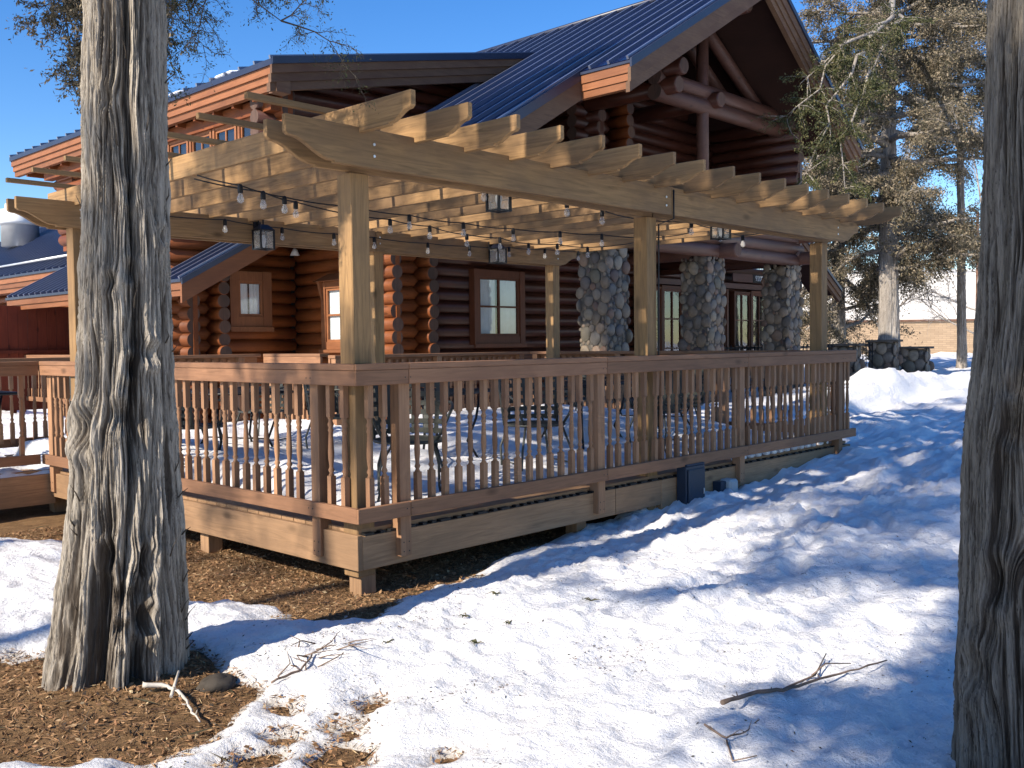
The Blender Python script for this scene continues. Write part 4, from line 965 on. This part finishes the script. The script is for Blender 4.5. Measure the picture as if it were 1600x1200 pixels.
# ================================================================== TREES
def trunk_mesh(name, prof, parent, nth, nz, knots, seed, lobes, amp, mat, loc):
    """prof rows (x,y,z,r) bottom to top in world space; stringy furrowed juniper bark as real relief"""
    P = np.array(prof); zt = P[-1, 2]
    z = np.linspace(P[0, 2], zt, nz) if zt < 5 or nz < 400 else np.concatenate([np.linspace(P[0, 2], 3.7, int(nz*0.9)), np.linspace(3.7, zt, nz-int(nz*0.9)+1)[1:]])
    cx, cy, rr_ = [np.interp(z, P[:, 2], P[:, i]) for i in (0, 1, 3)]
    for a in (cx, cy, rr_):
        k = max(3, nz//24); a[:] = np.convolve(np.pad(a, k, mode='edge'), np.ones(2*k+1)/(2*k+1), 'valid')
    TH = np.linspace(0, 2*math.pi, nth, endpoint=False)[None, :]; Zg = z[:, None]+0*TH
    s = seed; hgt = (Zg-P[0, 2])
    # fibres swirl round the knots
    tw = 0.10*perlin(0, 0.1, Zg*0.8+s)+0.07*perlin(np.cos(TH)*1.2, np.sin(TH)*1.2, Zg*2.0+s)+0.035*perlin(np.cos(TH)*3, np.sin(TH)*3, Zg*4.5+s)
    rbase = rr_[:, None]-amp*0.30
    kd = np.zeros_like(Zg); disp = np.zeros_like(Zg)
    for (kt, kz, kr, depth) in knots:
        dt = (TH-kt+math.pi) % (2*math.pi)-math.pi; dx = dt*rbase; dz = Zg-kz
        d2 = np.sqrt((dx/1.0)**2+(dz/1.7)**2)/kr
        tw = tw+0.55*np.sign(dx)*kr/rbase*np.exp(-d2**2/1.8)*np.clip(np.abs(dx)/kr, 0, 1)
        disp = disp+depth*(0.85*np.exp(-((d2-1.0)/0.38)**2)-1.5*np.exp(-(d2/0.55)**2))
    A = TH+tw
    gro = 0
    for (la, wd, dp, z0, z1) in lobes:                      # deep grooves between the buttresses
        dt = (A-la-0.10*np.sin(Zg*2.1+la)+math.pi) % (2*math.pi)-math.pi
        gro = gro-dp*np.exp(-(dt/wd)**2)*sstep(z0-.15, z0+.15, Zg)*sstep(z1+.3, z1-.3, Zg)
    c, s_ = np.cos(A), np.sin(A)
    big = perlin(c*1.7+s, s_*1.7, Zg*0.5)*0.075
    r1 = 1-np.abs(perlin(c*4.2+s, s_*4.2, Zg*0.55)); r2 = 1-np.abs(perlin(c*11+3, s_*11+s, Zg*1.5)); r3 = 1-np.abs(perlin(c*24+7, s_*24, Zg*3.4+s)); r4 = 0.6*perlin(c*38, s_*38+s, Zg*3.5)+0.4*perlin(c*64, s_*64+s, Zg*8)
    rel = amp*(0.55*(r1**2-0.6)+0.62*(r2**2-0.6)+0.60*(r3**2-0.6)+0.40*r4)
    rel = rel+amp*0.3*np.clip(perlin(c*13, s_*13+5, Zg*7+s), 0.2, 1)
    Rr = rbase*(1+big)+rel+gro+disp
    Xg = cx[:, None]+Rr*np.cos(TH)-loc[0]; Yg = cy[:, None]+Rr*np.sin(TH)-loc[1]; Zl = Zg-loc[2]
    V = np.stack([Xg, Yg, Zl], -1).reshape(-1, 3)
    i = np.arange(nz-1)[:, None]*nth; j = np.arange(nth)[None, :]; j2 = (j+1) % nth
    F = np.stack([i+j, i+j2, i+nth+j2, i+nth+j], -1).reshape(-1, 4)
    o = np_mesh(name, V, F, mat, parent)
    rd = np.clip(0.5+(0.55*(r2**2-0.55)+0.6*(r3**2-0.55)+0.5*(r1**2-0.55))*1.5+gro*5+disp*6, 0, 1).astype(np.float32)
    a_ = o.data.attributes.new('ridge', 'FLOAT', 'POINT'); a_.data.foreach_set('value', rd.ravel())
    return o
def leaves(name, centers, dirs, sig, n_, size, mat, parent, asp=2.6, droop=0.0, seed=1):
    rg = np.random.default_rng(seed); C0 = np.repeat(np.array(centers), n_, 0); D0 = np.repeat(np.array(dirs), n_, 0); k = len(C0)
    sg = np.repeat(np.array(sig), n_, 0)[:, None] if hasattr(sig, '__len__') else sig
    off = rg.normal(size=(k, 3)); off /= (1e-6+np.linalg.norm(off, axis=1)[:, None]); off *= rg.random((k, 1))**0.6
    P = C0+off*sg*np.array([1, 1, 0.65])+D0*rg.normal(size=(k, 1))*sg*0.7
    P[:, 2] -= droop*rg.random(k)*(sg[:, 0] if hasattr(sg, 'shape') else sg)
    d = D0*0.9+rg.normal(size=(k, 3))*0.75; d[:, 2] -= droop*0.5; d /= np.linalg.norm(d, axis=1)[:, None]
    e = np.cross(d, rg.normal(size=(k, 3))); e /= np.linalg.norm(e, axis=1)[:, None]
    L = (size*(0.5+rg.random(k)))[:, None]
    V = np.stack([P-d*L*0.5, P+e*L/asp*0.5+d*L*0.1, P+d*L*0.5, P-e*L/asp*0.5+d*L*0.1], 1).reshape(-1, 3)
    return np_mesh(name, V, np.arange(4*k).reshape(-1, 4), mat, parent, smooth=False)
def limb_path(rg, p, d, L, steps, wob=0.25, sag=0.0, rise=0.0):
    pts = [Vector(p)]; d = Vector(d).normalized()
    for i in range(steps):
        d = (d+Vector(rg.normal(size=3)*wob*0.5)+Vector((0, 0, -sag+rise*i/steps))*0.25).normalized()
        pts.append(pts[-1]+d*L/steps)
    return pts
def juniper(name, label, loc, prof, z0, z1, rad, nlimb, seed, leaf, per, mat_leaf, cat='tree', trunk=None, bark_m='bark_far', group=None, sub=6, dens=1.0, radf=None, azr=(0, 2*math.pi), cull=None, sigma=0.22, dead=0.1):
    rg = np.random.default_rng(seed)
    t = thing(name, label, cat, loc, 0, group)
    P = np.array(prof)
    if trunk is None:
        loc0 = (0, 0, 0); trunk_mesh('trunk', prof, t, 96, 160, [], seed, [(1.0, .25, .03, 0, 20), (4.0, .3, .03, 0, 20)], 0.035, bark_m, loc0)
    br = MB(); C_, D_, S_ = [], [], []
    for i in range(nlimb):
        f = (i+rg.random())/nlimb; z = z0+(z1-z0)*f**0.92; c = [np.interp(z, P[:, 2], P[:, k]) for k in (0, 1)]; rt = np.interp(z, P[:, 2], P[:, 3])
        a = rg.uniform(*azr); L = (radf(f) if radf else rad*(1-0.75*f**1.3))*rg.uniform(0.6, 1.12)
        d = (math.cos(a), math.sin(a), rg.uniform(-0.15, 0.35))
        pts = limb_path(rg, (c[0], c[1], z), d, L, 7, 0.28, 0.35, 0.5)
        r0 = min(0.035+0.018*L, rt*0.5)
        br.tube(pts, [r0*(1-0.8*k/7)+0.004 for k in range(8)], 6)
        if rg.random() < dead: continue
        for k in range(2, 8):
            for q in range(2):
                d2 = (Vector(d)+Vector(rg.normal(size=3)*0.8)).normalized()
                L2 = L*rg.uniform(0.10, 0.30)*(1.15-k*0.08)+0.12
                p2 = limb_path(rg, pts[k], d2, L2, 3, 0.35, 0.5)
                br.tube(p2, [0.012, 0.009, 0.006, 0.003], 4)
                for kk in (1, 2, 3):
                    if rg.random() < 0.82*dens:
                        C_.append(np.array(p2[kk])+rg.normal(size=3)*0.06); dd_ = (p2[kk]-p2[kk-1]).normalized(); D_.append(np.array(dd_)); S_.append(sigma*rg.uniform(0.55, 1.3))
    br.build('branches', bark_m, t)
    C_, D_, S_ = map(np.array, (C_, D_, S_))
    if cull is not None:
        kx = np.array([cull(c_+np.array(loc)) for c_ in C_]); C_, D_, S_ = C_[kx], D_[kx], S_[kx]
    leaves('crown', C_, D_, S_, per, leaf, mat_leaf, t, droop=0.5, seed=seed)
    return t
# grey foreground trunk
TLP = [(-1.63, -0.245, -0.30, 0.345), (-1.617, -0.248, -0.08, 0.331), (-1.604, -0.253, 0.069, 0.312), (-1.59, -0.259, 0.218, 0.302), (-1.569, -0.263, 0.516, 0.276), (-1.551, -0.265, 0.814, 0.247), (-1.542, -0.255, 1.113, 0.226), (-1.532, -0.249, 1.41, 0.209), (-1.517, -0.246, 1.708, 0.203), (-1.505, -0.241, 2.007, 0.196), (-1.493, -0.236, 2.305, 0.190), (-1.482, -0.23, 2.603, 0.186), (-1.462, -0.215, 3.199, 0.176), (-1.44, -0.20, 3.8, 0.166), (-1.40, -0.18, 5.0, 0.15), (-1.38, -0.15, 9.0, 0.09), (-1.38, -0.15, 13.6, 0.03)]
LOC = (-1.6, -0.25, 0)
th0 = math.atan2(-4.67+0.25, -3.57+1.6)                       # side of the trunk that faces the photographer
kn = [(th0+0.10, 1.93, .040, .020), (th0-0.35, 1.88, .035, .018), (th0+0.15, 1.50, .040, .024), (th0+0.55, 1.56, .040, .022), (th0-0.10, 1.28, .055, .028), (th0-0.95, 1.22, .07, .030), (th0-0.02, 0.47, .05, .030), (th0-0.02, 0.34, .045, .026),
      (th0+0.42, 0.36, .05, .030), (th0-0.30, 0.66, .05, .028), (th0+0.40, 0.62, .05, .02), (th0+0.1, 2.28, .035, .016), (th0-0.5, 2.7, .04, .014), (th0+0.9, 2.1, .035, .014), (th0+2.2, 1.3, .06, .03), (th0-2.2, 0.9, .06, .03)]
lob = [(th0+0.12, 0.12, 0.080, 1.1, 4.5), (th0-0.26, 0.17, 0.130, -0.3, 0.80), (th0+0.36, 0.13, 0.120, -0.3, 0.75), (th0+0.05, 0.09, 0.075, 0.4, 1.5), (th0-0.80, 0.13, 0.060, -0.3, 1.6), (th0+0.85, 0.12, 0.050, -0.3, 3.5), (th0-0.45, 0.08, 0.040, 1.2, 4), (th0+2, .2, .06, -.3, 2.5), (th0-2, .2, .06, -.3, 3), (th0+3.1, .2, .06, -.3, 3)]
TG = TL = juniper('juniper_tree', 'gnarled grey juniper trunk standing in front of the left railing', LOC, [(p[0]-LOC[0], p[1]-LOC[1], p[2], p[3]) for p in TLP], 5.7, 13.3, 3.1, 58, 21, 0.08, 58, 'juniper_green', trunk=True, bark_m='twig_bark', dens=0.8, sigma=0.2)
trunk_mesh('trunk', TLP, TL, 800, 1150, kn, 2.3, lob, 0.027, 'bark_grey', LOC)
rg = np.random.default_rng(12)                       # loose bark strips and little dead stubs
for i in range(26):
    z = rg.uniform(0.1, 3.2); a = th0+rg.uniform(-1.5, 1.5); r = np.interp(z, [p[2] for p in TLP], [p[3] for p in TLP])*1.02
    c = [np.interp(z, [p[2] for p in TLP], [p[k] for p in TLP]) for k in (0, 1)]
    p = Vector((c[0]-LOC[0]+r*math.cos(a), c[1]-LOC[1]+r*math.sin(a), z)); o_ = Vector((math.cos(a), math.sin(a), 0)); L = rg.uniform(.03, .10)
    MB().tube([p-o_*0.01, p+o_*0.008+Vector((0, 0, L*0.5)), p+o_*rg.uniform(.012, .03)+Vector((rg.normal()*.01, rg.normal()*.01, L))], [0.004, 0.003, 0.001], 4).build('bark_strip', 'bark_grey', TL)
# fine hanging sprays at the top of the frame
def spray(parent, p0, dirv, L, seed, n2, leafsz, nleaf, mat='juniper_green', r0=0.010, off=(0, 0, 0), wild=0.5, tw_mat='twig_bark'):
    rg = np.random.default_rng(seed); b = MB(); C_, D_ = [], []
    def rec(p, d, L, r, lev):
        pts = limb_path(rg, p, d, L, 5, wild, 0.35)
        b.tube(pts, [r*(1-0.75*k/5) for k in range(6)], 5 if lev == 0 else 4)
        if lev >= 3:
            for q in pts[2:]: C_.append(np.array(q)); D_.append(np.array((pts[-1]-pts[0]).normalized()))
            return
        for k in range(1, 6):
            for _ in range(n2 if lev < 2 else 2):
                d2 = (Vector(dirv)*0.3+(pts[k]-pts[k-1]).normalized()*0.5+Vector(rg.normal(size=3)*0.75)).normalized()
                rec(pts[k], d2, L*rg.uniform(0.28, 0.5), r*0.5, lev+1)
    rec(Vector(p0)-Vector(off), dirv, L, r0, 0)
    b.build('twigs', tw_mat, parent)
    if nleaf: leaves('foliage', np.array(C_), np.array(D_), 0.035, nleaf, leafsz, mat, parent, asp=3, seed=seed)
spray(TL, (-1.45, -0.12, 3.9), (0.55, 0.25, -0.40), 1.1, 31, 2, 0.016, 1, off=LOC, wild=.55)
spray(TL, (-1.42, -0.05, 3.75), (0.75, 0.1, -0.15), 1.0, 37, 2, 0.016, 1, off=LOC, wild=.55)
spray(TL, (-1.46, 0.1, 3.75), (-0.05, 0.55, -0.42), 0.75, 33, 2, 0.024, 3, 'juniper_leaf', off=LOC)
spray(TL, (-1.5, 0.12, 3.8), (-0.35, 0.65, -0.45), 0.85, 34, 2, 0.024, 3, 'juniper_leaf', off=LOC)
spray(TL, (-1.2, 0.15, 3.85), (0.55, 0.35, -0.5), 0.8, 35, 2, 0.02, 3, off=LOC, wild=.5)
spray(TL, (-1.2, 0.0, 3.7), (0.35, 0.45, -0.35), 0.6, 36, 2, 0.022, 2, 'juniper_leaf', off=LOC, wild=.5)
# right foreground trunk
TRP = [(-0.15, -3.73, -0.25, 0.235), (-0.143, -3.724, -0.033, 0.222), (-0.137, -3.719, 0.157, 0.205), (-0.133, -3.711, 0.369, 0.198), (-0.11, -3.709, 0.791, 0.188), (-0.093, -3.703, 1.213, 0.178), (-0.075, -3.709, 1.424, 0.167), (-0.063, -3.715, 1.529, 0.161), (-0.041, -3.719, 1.846, 0.156), (-0.019, -3.717, 2.268, 0.152), (0.003, -3.715, 2.69, 0.147), (0.03, -3.71, 3.4, 0.14), (0.08, -3.7, 5, 0.12), (0.1, -3.7, 8, 0.05)]
LOC2 = (-0.14, -3.72, 0)
TR = juniper('juniper_tree', 'brown furrowed juniper trunk cut off by the right edge of the photo', LOC2, [(p[0]-LOC2[0], p[1]-LOC2[1], p[2], p[3]) for p in TRP], 3.6, 7.8, 1.9, 16, 22, 0.055, 60, 'juniper_green', trunk=True, bark_m='twig_bark', dens=0.8, sigma=0.2)
th2 = math.atan2(-4.67+3.72, -3.57+0.14)
trunk_mesh('trunk', TRP, TR, 720, 1000, [(th2+0.3, 0.95, .05, .02), (th2-0.4, 0.8, .06, .02), (th2-0.2, 1.3, .05, .018), (th2+0.1, 1.9, .045, .014), (th2-0.8, 0.5, .06, .02)], 9.1,
           [(th2-0.25, .12, .035, -.3, 4), (th2+0.35, .10, .03, -.3, 4), (th2-0.75, .10, .022, -.3, 4), (th2+0.9, .1, .03, -.3, 4), (th2+2.4, .2, .04, -.3, 4), (th2-2.4, .2, .04, -.3, 4)], 0.024, 'bark_brown', LOC2)
# big cedar beyond the lodge
def cone(f): return 2.1+1.5*math.sin(min(1, f*1.5+.15)*math.pi*0.75)*(1-0.45*f)
cedar = juniper('cedar_tree', 'tall brown green cedar with pale trunk beside the lodge gable', (22.35, 5.9, 0.5), [(0, 0, 0, .42), (0.0, 0, 0.9, .28), (0.05, 0.05, 5, .22), (0.2, 0.1, 9.5, .13), (0.3, 0.1, 13, .05)], 2.8, 12.8, 3.2, 112, 41, 0.068, 135, 'juniper_leaf', radf=cone, sigma=0.27, dens=0.85)
juniper('cedar_tree', 'smaller cedar with two stems just behind the tall one, left of it', (24.5, 8.3, 0.5), [(0, 0, 0, .30), (0.0, 0, 0.9, .22), (0.05, 0.05, 5, .15), (0.2, 0.1, 9.5, .05)], 0.9, 8.5, 2.6, 56, 43, 0.068, 90, 'juniper_leaf', sigma=0.27, dens=0.8)
# near cedar whose foliage hangs in front of the gable's right rake
def bough(parent, segs, seed, leaf, per, sig, mat):
    rg = np.random.default_rng(seed); b = MB(); C_, D_, S_ = [], [], []
    for p0, p1 in segs:
        p0, p1 = Vector(p0), Vector(p1); L = (p1-p0).length
        pts = [p0]
        for k in range(1, 8): pts.append(p0.lerp(p1, k/7)+Vector(rg.normal(size=3))*0.06*L*0.5+Vector((0, 0, 0.10*L*math.sin(math.pi*k/7))))
        b.tube(pts, [0.03*(1-.8*k/7)+.004 for k in range(8)], 6)
        for k in range(1, 8):
            for q in range(4):
                d2 = ((p1-p0).normalized()*0.6+Vector(rg.normal(size=3))*0.9).normalized(); p2 = limb_path(rg, pts[k], d2, rg.uniform(.25, .6), 3, .4, .6)
                b.tube(p2, [0.009, .007, .005, .002], 4)
                for kk in (1, 2, 3):
                    if rg.random() < 0.8: C_.append(np.array(p2[kk])); D_.append(np.array((p2[kk]-p2[kk-1]).normalized())); S_.append(sig*rg.uniform(.6, 1.3))
    b.build('twigs', 'bark_far', parent); leaves('foliage', np.array(C_), np.array(D_), np.array(S_), per, leaf, mat, parent, droop=0.6, seed=seed)
juniper('cedar_tree', 'thin cedar crown between the tall cedar and the right foreground trunk', (25.6, 5.1, 0.5), [(0, 0, 0, .16), (0.0, 0, 0.9, .13), (-.05, 0.05, 5, .10), (-0.2, 0.1, 11.5, .04)], 6.0, 11.5, 2.1, 34, 44, 0.068, 80, 'juniper_leaf', sigma=0.25, dens=0.6)
CB = Vector((22.35, 5.9, 0.5))                                # long low limbs of the tall cedar reach in front of the right rake
def cb(*p): return tuple(Vector(p)-CB)
MB().tube([cb(22.4, 5.9, 9.6), cb(20.0, 4.9, 9.7), cb(17.6, 3.9, 8.9), cb(15.6, 3.1, 7.9), cb(14.3, 3.0, 7.2)], [.09, .07, .05, .04, .03], 8).build('limb', 'bark_far', cedar)
bough(cedar, [(cb(15.2, 3.0, 7.7), cb(13.3, 3.8, 6.1)), (cb(14.5, 3.0, 7.3), cb(13.0, 4.0, 5.5)), (cb(14.2, 3.05, 6.9), cb(13.2, 3.7, 4.7)), (cb(14.3, 3.0, 6.6), cb(13.7, 3.3, 4.5)), (cb(16.2, 3.2, 8.1), cb(14.4, 3.0, 6.0))], 51, 0.05, 60, 0.13, 'juniper_green')
# unseen junipers on the sunny side: they cast the dappled shade
for i, (x, y, h, zc, rad, nl, sd_) in enumerate(((-7.6, 3.4, 13.5, 7.5, 2.9, 44, 61), (-7.4, -2.0, 13.5, 5.7, 2.4, 60, 62), (-9.6, 0.9, 15.0, 7.4, 2.2, 26, 64), (-7.0, 6.6, 18.0, 10.3, 2.5, 60, 65), (-5.6, -3.3, 6.4, 3.7, 1.15, 22, 66))):
    juniper('juniper_tree', ('tall juniper out of frame on the left of the deck', 'juniper out of frame behind the photographer, left side', 'second tall juniper out of frame on the left, further from the deck', 'tallest juniper out of frame, beyond the walkway', 'smallest juniper out of frame, close behind the photographer')[i], (x, y, 0), [(0, 0, -0.2, .16), (0.1, 0.15, 3, .10), (-0.1, 0.1, 6, .07), (0.15, -.1, h, .02)] if i != 1 else [(0, -2.8, -.2, .14), (0, -2.1, 3.4, .10), (.1, -1.3, 5.2, .08), (0, -.35, 7.2, .06), (0, 0, 9, .04), (0, .1, h, .02)], zc, h-0.3, rad, nl, sd_, 0.095, 40, 'juniper_green', sigma=0.22, dens=(0.5, 0.7, 0.42, 0.75, 0.6)[i], group='junipers shading the yard')

# bare twiggy trees far right
def bare_tree(label, loc, h, seed):
    rg = np.random.default_rng(seed); t = thing('bare_tree', label, 'tree', loc, 0, 'bare trees behind the cedars'); tr = MB(); br = MB()
    def rec(p, d, L, r, lev):
        pts = limb_path(rg, p, d, L, 5, 0.22, 0, 0.3)
        (tr if lev == 0 else br).tube(pts, [r*(1-0.5*k/5) for k in range(6)], 6 if lev < 2 else 3)
        if lev >= 4: return
        for k in range(2 if lev else 1, 6):
            for _ in range(2 if lev in (1, 2) else 1):
                d2 = ((pts[k]-pts[k-1]).normalized()+Vector(rg.normal(size=3))*0.65+Vector((0, 0, 0.15))).normalized()
                rec(pts[k], d2, L*rg.uniform(.4, .62), r*0.42, lev+1)
    rec(Vector((0, 0, 0)), (0, 0, 1), h*0.55, 0.11, 0)
    tr.build('trunk', 'bark_far', t); br.build('branches', 'bark_far', t); return t
bare_tree('leafless tree glimpsed between the cedars and the tan building', (33, 10.2, 0.4), 9.5, 71)
bare_tree('leafless tree at the back left of the cedars', (30, 13, 0.4), 8.0, 72)
bare_tree('leafless tree nearest the tall rusty pole', (37.5, 8.0, 0.4), 10.5, 73)
bare_tree('small leafless tree low behind the third stone pillar', (26, 11.5, 0.5), 4.0, 74)

# ================================================================== RIGHT BACKGROUND
t = thing('store_building', 'low tan building with white upper wall and brown block base across the snow', 'building', (0, 0, 0))
bd = Vector((0.68, -0.73, 0)).normalized(); bn = Vector((-bd.y, bd.x, 0)); bp = Vector((48.2, 13.45, 0))
if bn.dot(bp-CAM) < 0: bn = -bn
b = MB().box((-22, 0, 0.2), (22, 9, 2.55)); o = b.build('block_base', 'block_wall', t)
o2 = MB().box((-22, -0.04, 2.555), (22, 9, 5.05)).build('upper_wall', 'wall_cream', t)
o3 = MB().box((-22.1, -0.12, 5.052), (22.1, 9.1, 5.16)).build('coping', 'white_paint', t)
o4 = MB().box((-22, -0.10, 2.50), (22, -0.045, 2.60)).build('ledge', 'rust_pole', t)
t.location = (bp.x, bp.y, 0); t.rotation_euler = (0, 0, math.atan2(bd.y, bd.x))
u = thing('rooftop_unit', 'flat grey air handling unit on the roof of the tan building', 'air conditioner', bp+bn*3+Vector((0, 0, 5.0))-bd*1.2, math.atan2(bd.y, bd.x))
MB().box((-1.6, 0, 0.12), (1.0, 1.4, 0.75)).build('housing', 'galvanised', u, bevel=0.03)
MB().prism([(1.0, 0, 0.7), (1.9, 0, 0.62), (1.0, 0, 0.35)], (0, 1.4, 0)).build('hood', 'galvanised', u)
MB().box((0.2, 0.3, 0.75), (0.4, 0.5, 1.0)).build('flue', 'galvanised', u)
for x in (-1.5, 0.6): MB().box((x, 0.1, 0.0), (x+0.2, 1.3, 0.13)).build('curb', 'rust_pole', u)
t = thing('utility_pole', 'tall thin rusty pole in front of the tan building', 'pole', (38.67, 8.9, 0.3))
MB().tube([(0, 0, 0), (0, 0, 6.4)], [0.07, 0.055], 10).build('shaft', 'rust_pole', t)
MB().box((-0.3, -0.3, -0.1), (0.3, 0.3, 0.5)).build('footing', 'wall_cream', t, bevel=0.02)
MB().lathe((0, 0, 6.4), [(0.06, 0), (0.06, 0.06), (0.02, 0.10)], 10).build('cap', 'rust_pole', t)
# stone posts and iron fence
CV2, CF2 = cobbles(0.54, 0.54, 1.25, 0.06, 0.12, 15); pm = None
def PDw(px, py, D):
    r_ = Vector(((px-800)/1514.5, (py-600)/1514.5, 1)); return CAM+(rr*r_.x+dd*r_.y+ff*r_.z)*D
for i, (x, y, z1, lb) in enumerate(((17.72, 5.0, 1.52, 'cobblestone fence post nearest the lodge, left end of the iron fence'), (18.95, 4.62, 1.60, 'tallest cobblestone fence post right of the iron fence, before the cedar trunk'), (19.82, 4.22, 1.43, 'lower free standing cobblestone post at the right, with flat cap'))):
    t = thing('stone_post', lb, 'stone post', (x, y, z1-1.32), R(12), 'cobblestone posts by the path')
    MB().box((-0.25, -0.25, 0), (0.25, 0.25, 1.24)).build('core', 'mortar', t)
    if pm is None: o = np_mesh('cobblestones', CV2, CF2, 'cobble', t); pm = o.data
    else: o = bpy.data.objects.new('cobblestones', pm); COL.objects.link(o); o.parent = t
    MB().box((-0.36, -0.36, 1.25), (0.36, 0.36, 1.30)).build('cap', 'mortar', t, bevel=0.008)
def ironfence(lb, a, c, z):
    a, c = Vector(a), Vector(c); d = c-a; L = d.length; d.normalize(); t = thing('iron_fence', lb, 'fence', (0, 0, 0), 0, 'black iron fences by the path')
    b = MB()
    for zz in (0.12, 0.92): b.obox((a.x, a.y, z+zz), d*L, Vector((-d.y, d.x, 0))*0.04, (0, 0, 0.04))
    b.build('rail', 'black_iron', t); b = MB(); s = 0.08
    while s < L: p = a+d*s; b.tube([(p.x, p.y, z), (p.x, p.y, z+1.0)], 0.011, 5); s += 0.105
    b.build('pickets', 'black_iron', t); return t
ironfence('black iron picket fence between the first and second stone posts', (18.02, 4.94, 0), (18.66, 4.72, 0), 0.52)
ironfence('short black iron fence between the second and third stone posts', (19.25, 4.55, 0), (19.55, 4.36, 0), 0.30)
ironfence('black iron picket fence running behind the far end post of the pergola', (14.0, 6.4, 0), (17.4, 5.1, 0), 0.50)

# ================================================================== SMALL FOREGROUND THINGS
def twig(label, name, cat, pts, r, mat='twig', subs=(), lift=0.012, group=None):
    x0, y0 = pts[0]; base = Vector((x0, y0, snow_z(x0, y0)))
    t = thing(name, label, cat, base, 0, group)
    def P3(P_, l0): return [Vector((x, y, snow_z(x, y)+l0+random.uniform(0, .006)))-base for x, y in P_]
    b = MB()
    q = P3(pts, lift); fine = []
    for a, c in zip(q[:-1], q[1:]):
        for k in range(4): fine.append(a.lerp(c, k/4)+Vector((random.uniform(-.006, .006), random.uniform(-.006, .006), random.uniform(-.002, .004))))
    fine.append(q[-1]); K = len(fine)
    b.tube(fine, [r*(1-0.75*k/K)*random.uniform(.85, 1.15) for k in range(K)], 7); b.build('stem', mat, t)
    for sp, sr, lifts in subs:
        q = [Vector((x, y, snow_z(x, y)+l_))-base for (x, y), l_ in zip(sp, lifts)]
        K = len(q); MB().tube(q, [sr*(1-0.7*k/K) for k in range(K)], 6).build('side_twig', mat, t)
    for _ in range(6):
        k = random.randrange(1, len(fine)-1); d = Vector((random.uniform(-1, 1), random.uniform(-1, 1), random.uniform(0, .8))).normalized()*random.uniform(.015, .05)
        MB().tube([fine[k], fine[k]+d], [r*0.4, r*0.15], 5).build('side_twig', mat, t)
    return t
twig('long bare branch lying on the snow at lower right', 'fallen_branch', 'branch', [(-0.33, -2.70), (-0.09, -2.72), (0.0, -2.79), (0.18, -2.82), (0.39, -2.89), (0.62, -2.96)], 0.010,
     subs=[([(0.0, -2.78), (0.13, -2.75), (0.28, -2.79), (0.53, -2.72)], 0.006, [.01, .02, .015, .03]), ([(0.25, -2.79), (0.40, -2.78), (0.52, -2.84)], 0.004, [.02, .02, .015])])
twig('small forked twig on the snow at the bottom edge, right of centre', 'fallen_twig', 'twig', [(-0.56, -2.77), (-0.59, -2.88), (-0.51, -2.91), (-0.34, -2.87)], 0.005, subs=[([(-0.59, -2.88), (-0.70, -2.97), (-0.66, -3.04)], .004, [.01, .01, .01])])
twig('pale curved root or stick beside the grey trunk base', 'fallen_stick', 'stick', [(-1.66, -0.62), (-1.58, -0.68), (-1.56, -0.78), (-1.60, -0.93), (-1.63, -1.06)], 0.011, 'twig_pale', lift=0.03,
     subs=[([(-1.60, -0.76), (-1.50, -0.64)], 0.008, [.02, .07])])
t = twig('tangled bare twigs stuck in the snow between the trunk and the deck corner', 'twig_tangle', 'twigs', [(-1.25, -0.98), (-1.08, -0.96), (-0.94, -0.87), (-0.83, -0.86), (-0.69, -0.74)], 0.006)
for k in range(13):
    x, y = -0.98+random.uniform(-.2, .2), -0.88+random.uniform(-.1, .1); zz = snow_z(x, y)
    base = t.location; a = random.uniform(0, 6.28); L = random.uniform(.12, .28)
    MB().tube([(x-base.x, y-base.y, zz-base.z), (x-base.x+L*.4*math.cos(a), y-base.y+L*.4*math.sin(a), zz-base.z+L*.16), (x-base.x+L*math.cos(a+.5), y-base.y+L*math.sin(a+.5), zz-base.z+L*.22)], [.004, .003, .001], 5).build('side_twig', 'twig', t)
V = IV*np.array([0.085, 0.07, 0.05]); V = V*(1+0.35*perlin(IV[:, 0]*1.5, IV[:, 1]*1.5+4, IV[:, 2]*1.5))[:, None]
o = np_mesh('rock', V, IF, 'rock', None, loc=(-1.36, -0.72, 0.055)); tag(o, 'dark rounded rock half buried in litter right of the grey trunk', 'rock')
for i, (x, y) in enumerate(((-0.05, -0.98), (0.55, -1.35), (0.0, -1.25), (-0.6, -1.0), (0.32, -0.85), (-0.33, -1.35))):
    rg = np.random.default_rng(90+i); z = snow_z(x, y)
    b = MB()
    for k in range(7):
        a = rg.uniform(0, 6.28); L = rg.uniform(.02, .055); b.tube([(0, 0, .003), (L*.6*math.cos(a), L*.6*math.sin(a), .012), (L*math.cos(a+.3), L*math.sin(a+.3), .005)], [.003, .003, .001], 4)
    o = b.build('juniper_sprig', 'juniper_green', None, loc=(x, y, z)); tag(o, 'tiny green juniper sprig lying on the bright snow', 'sprig', 'tiny sprigs on the bright snow')
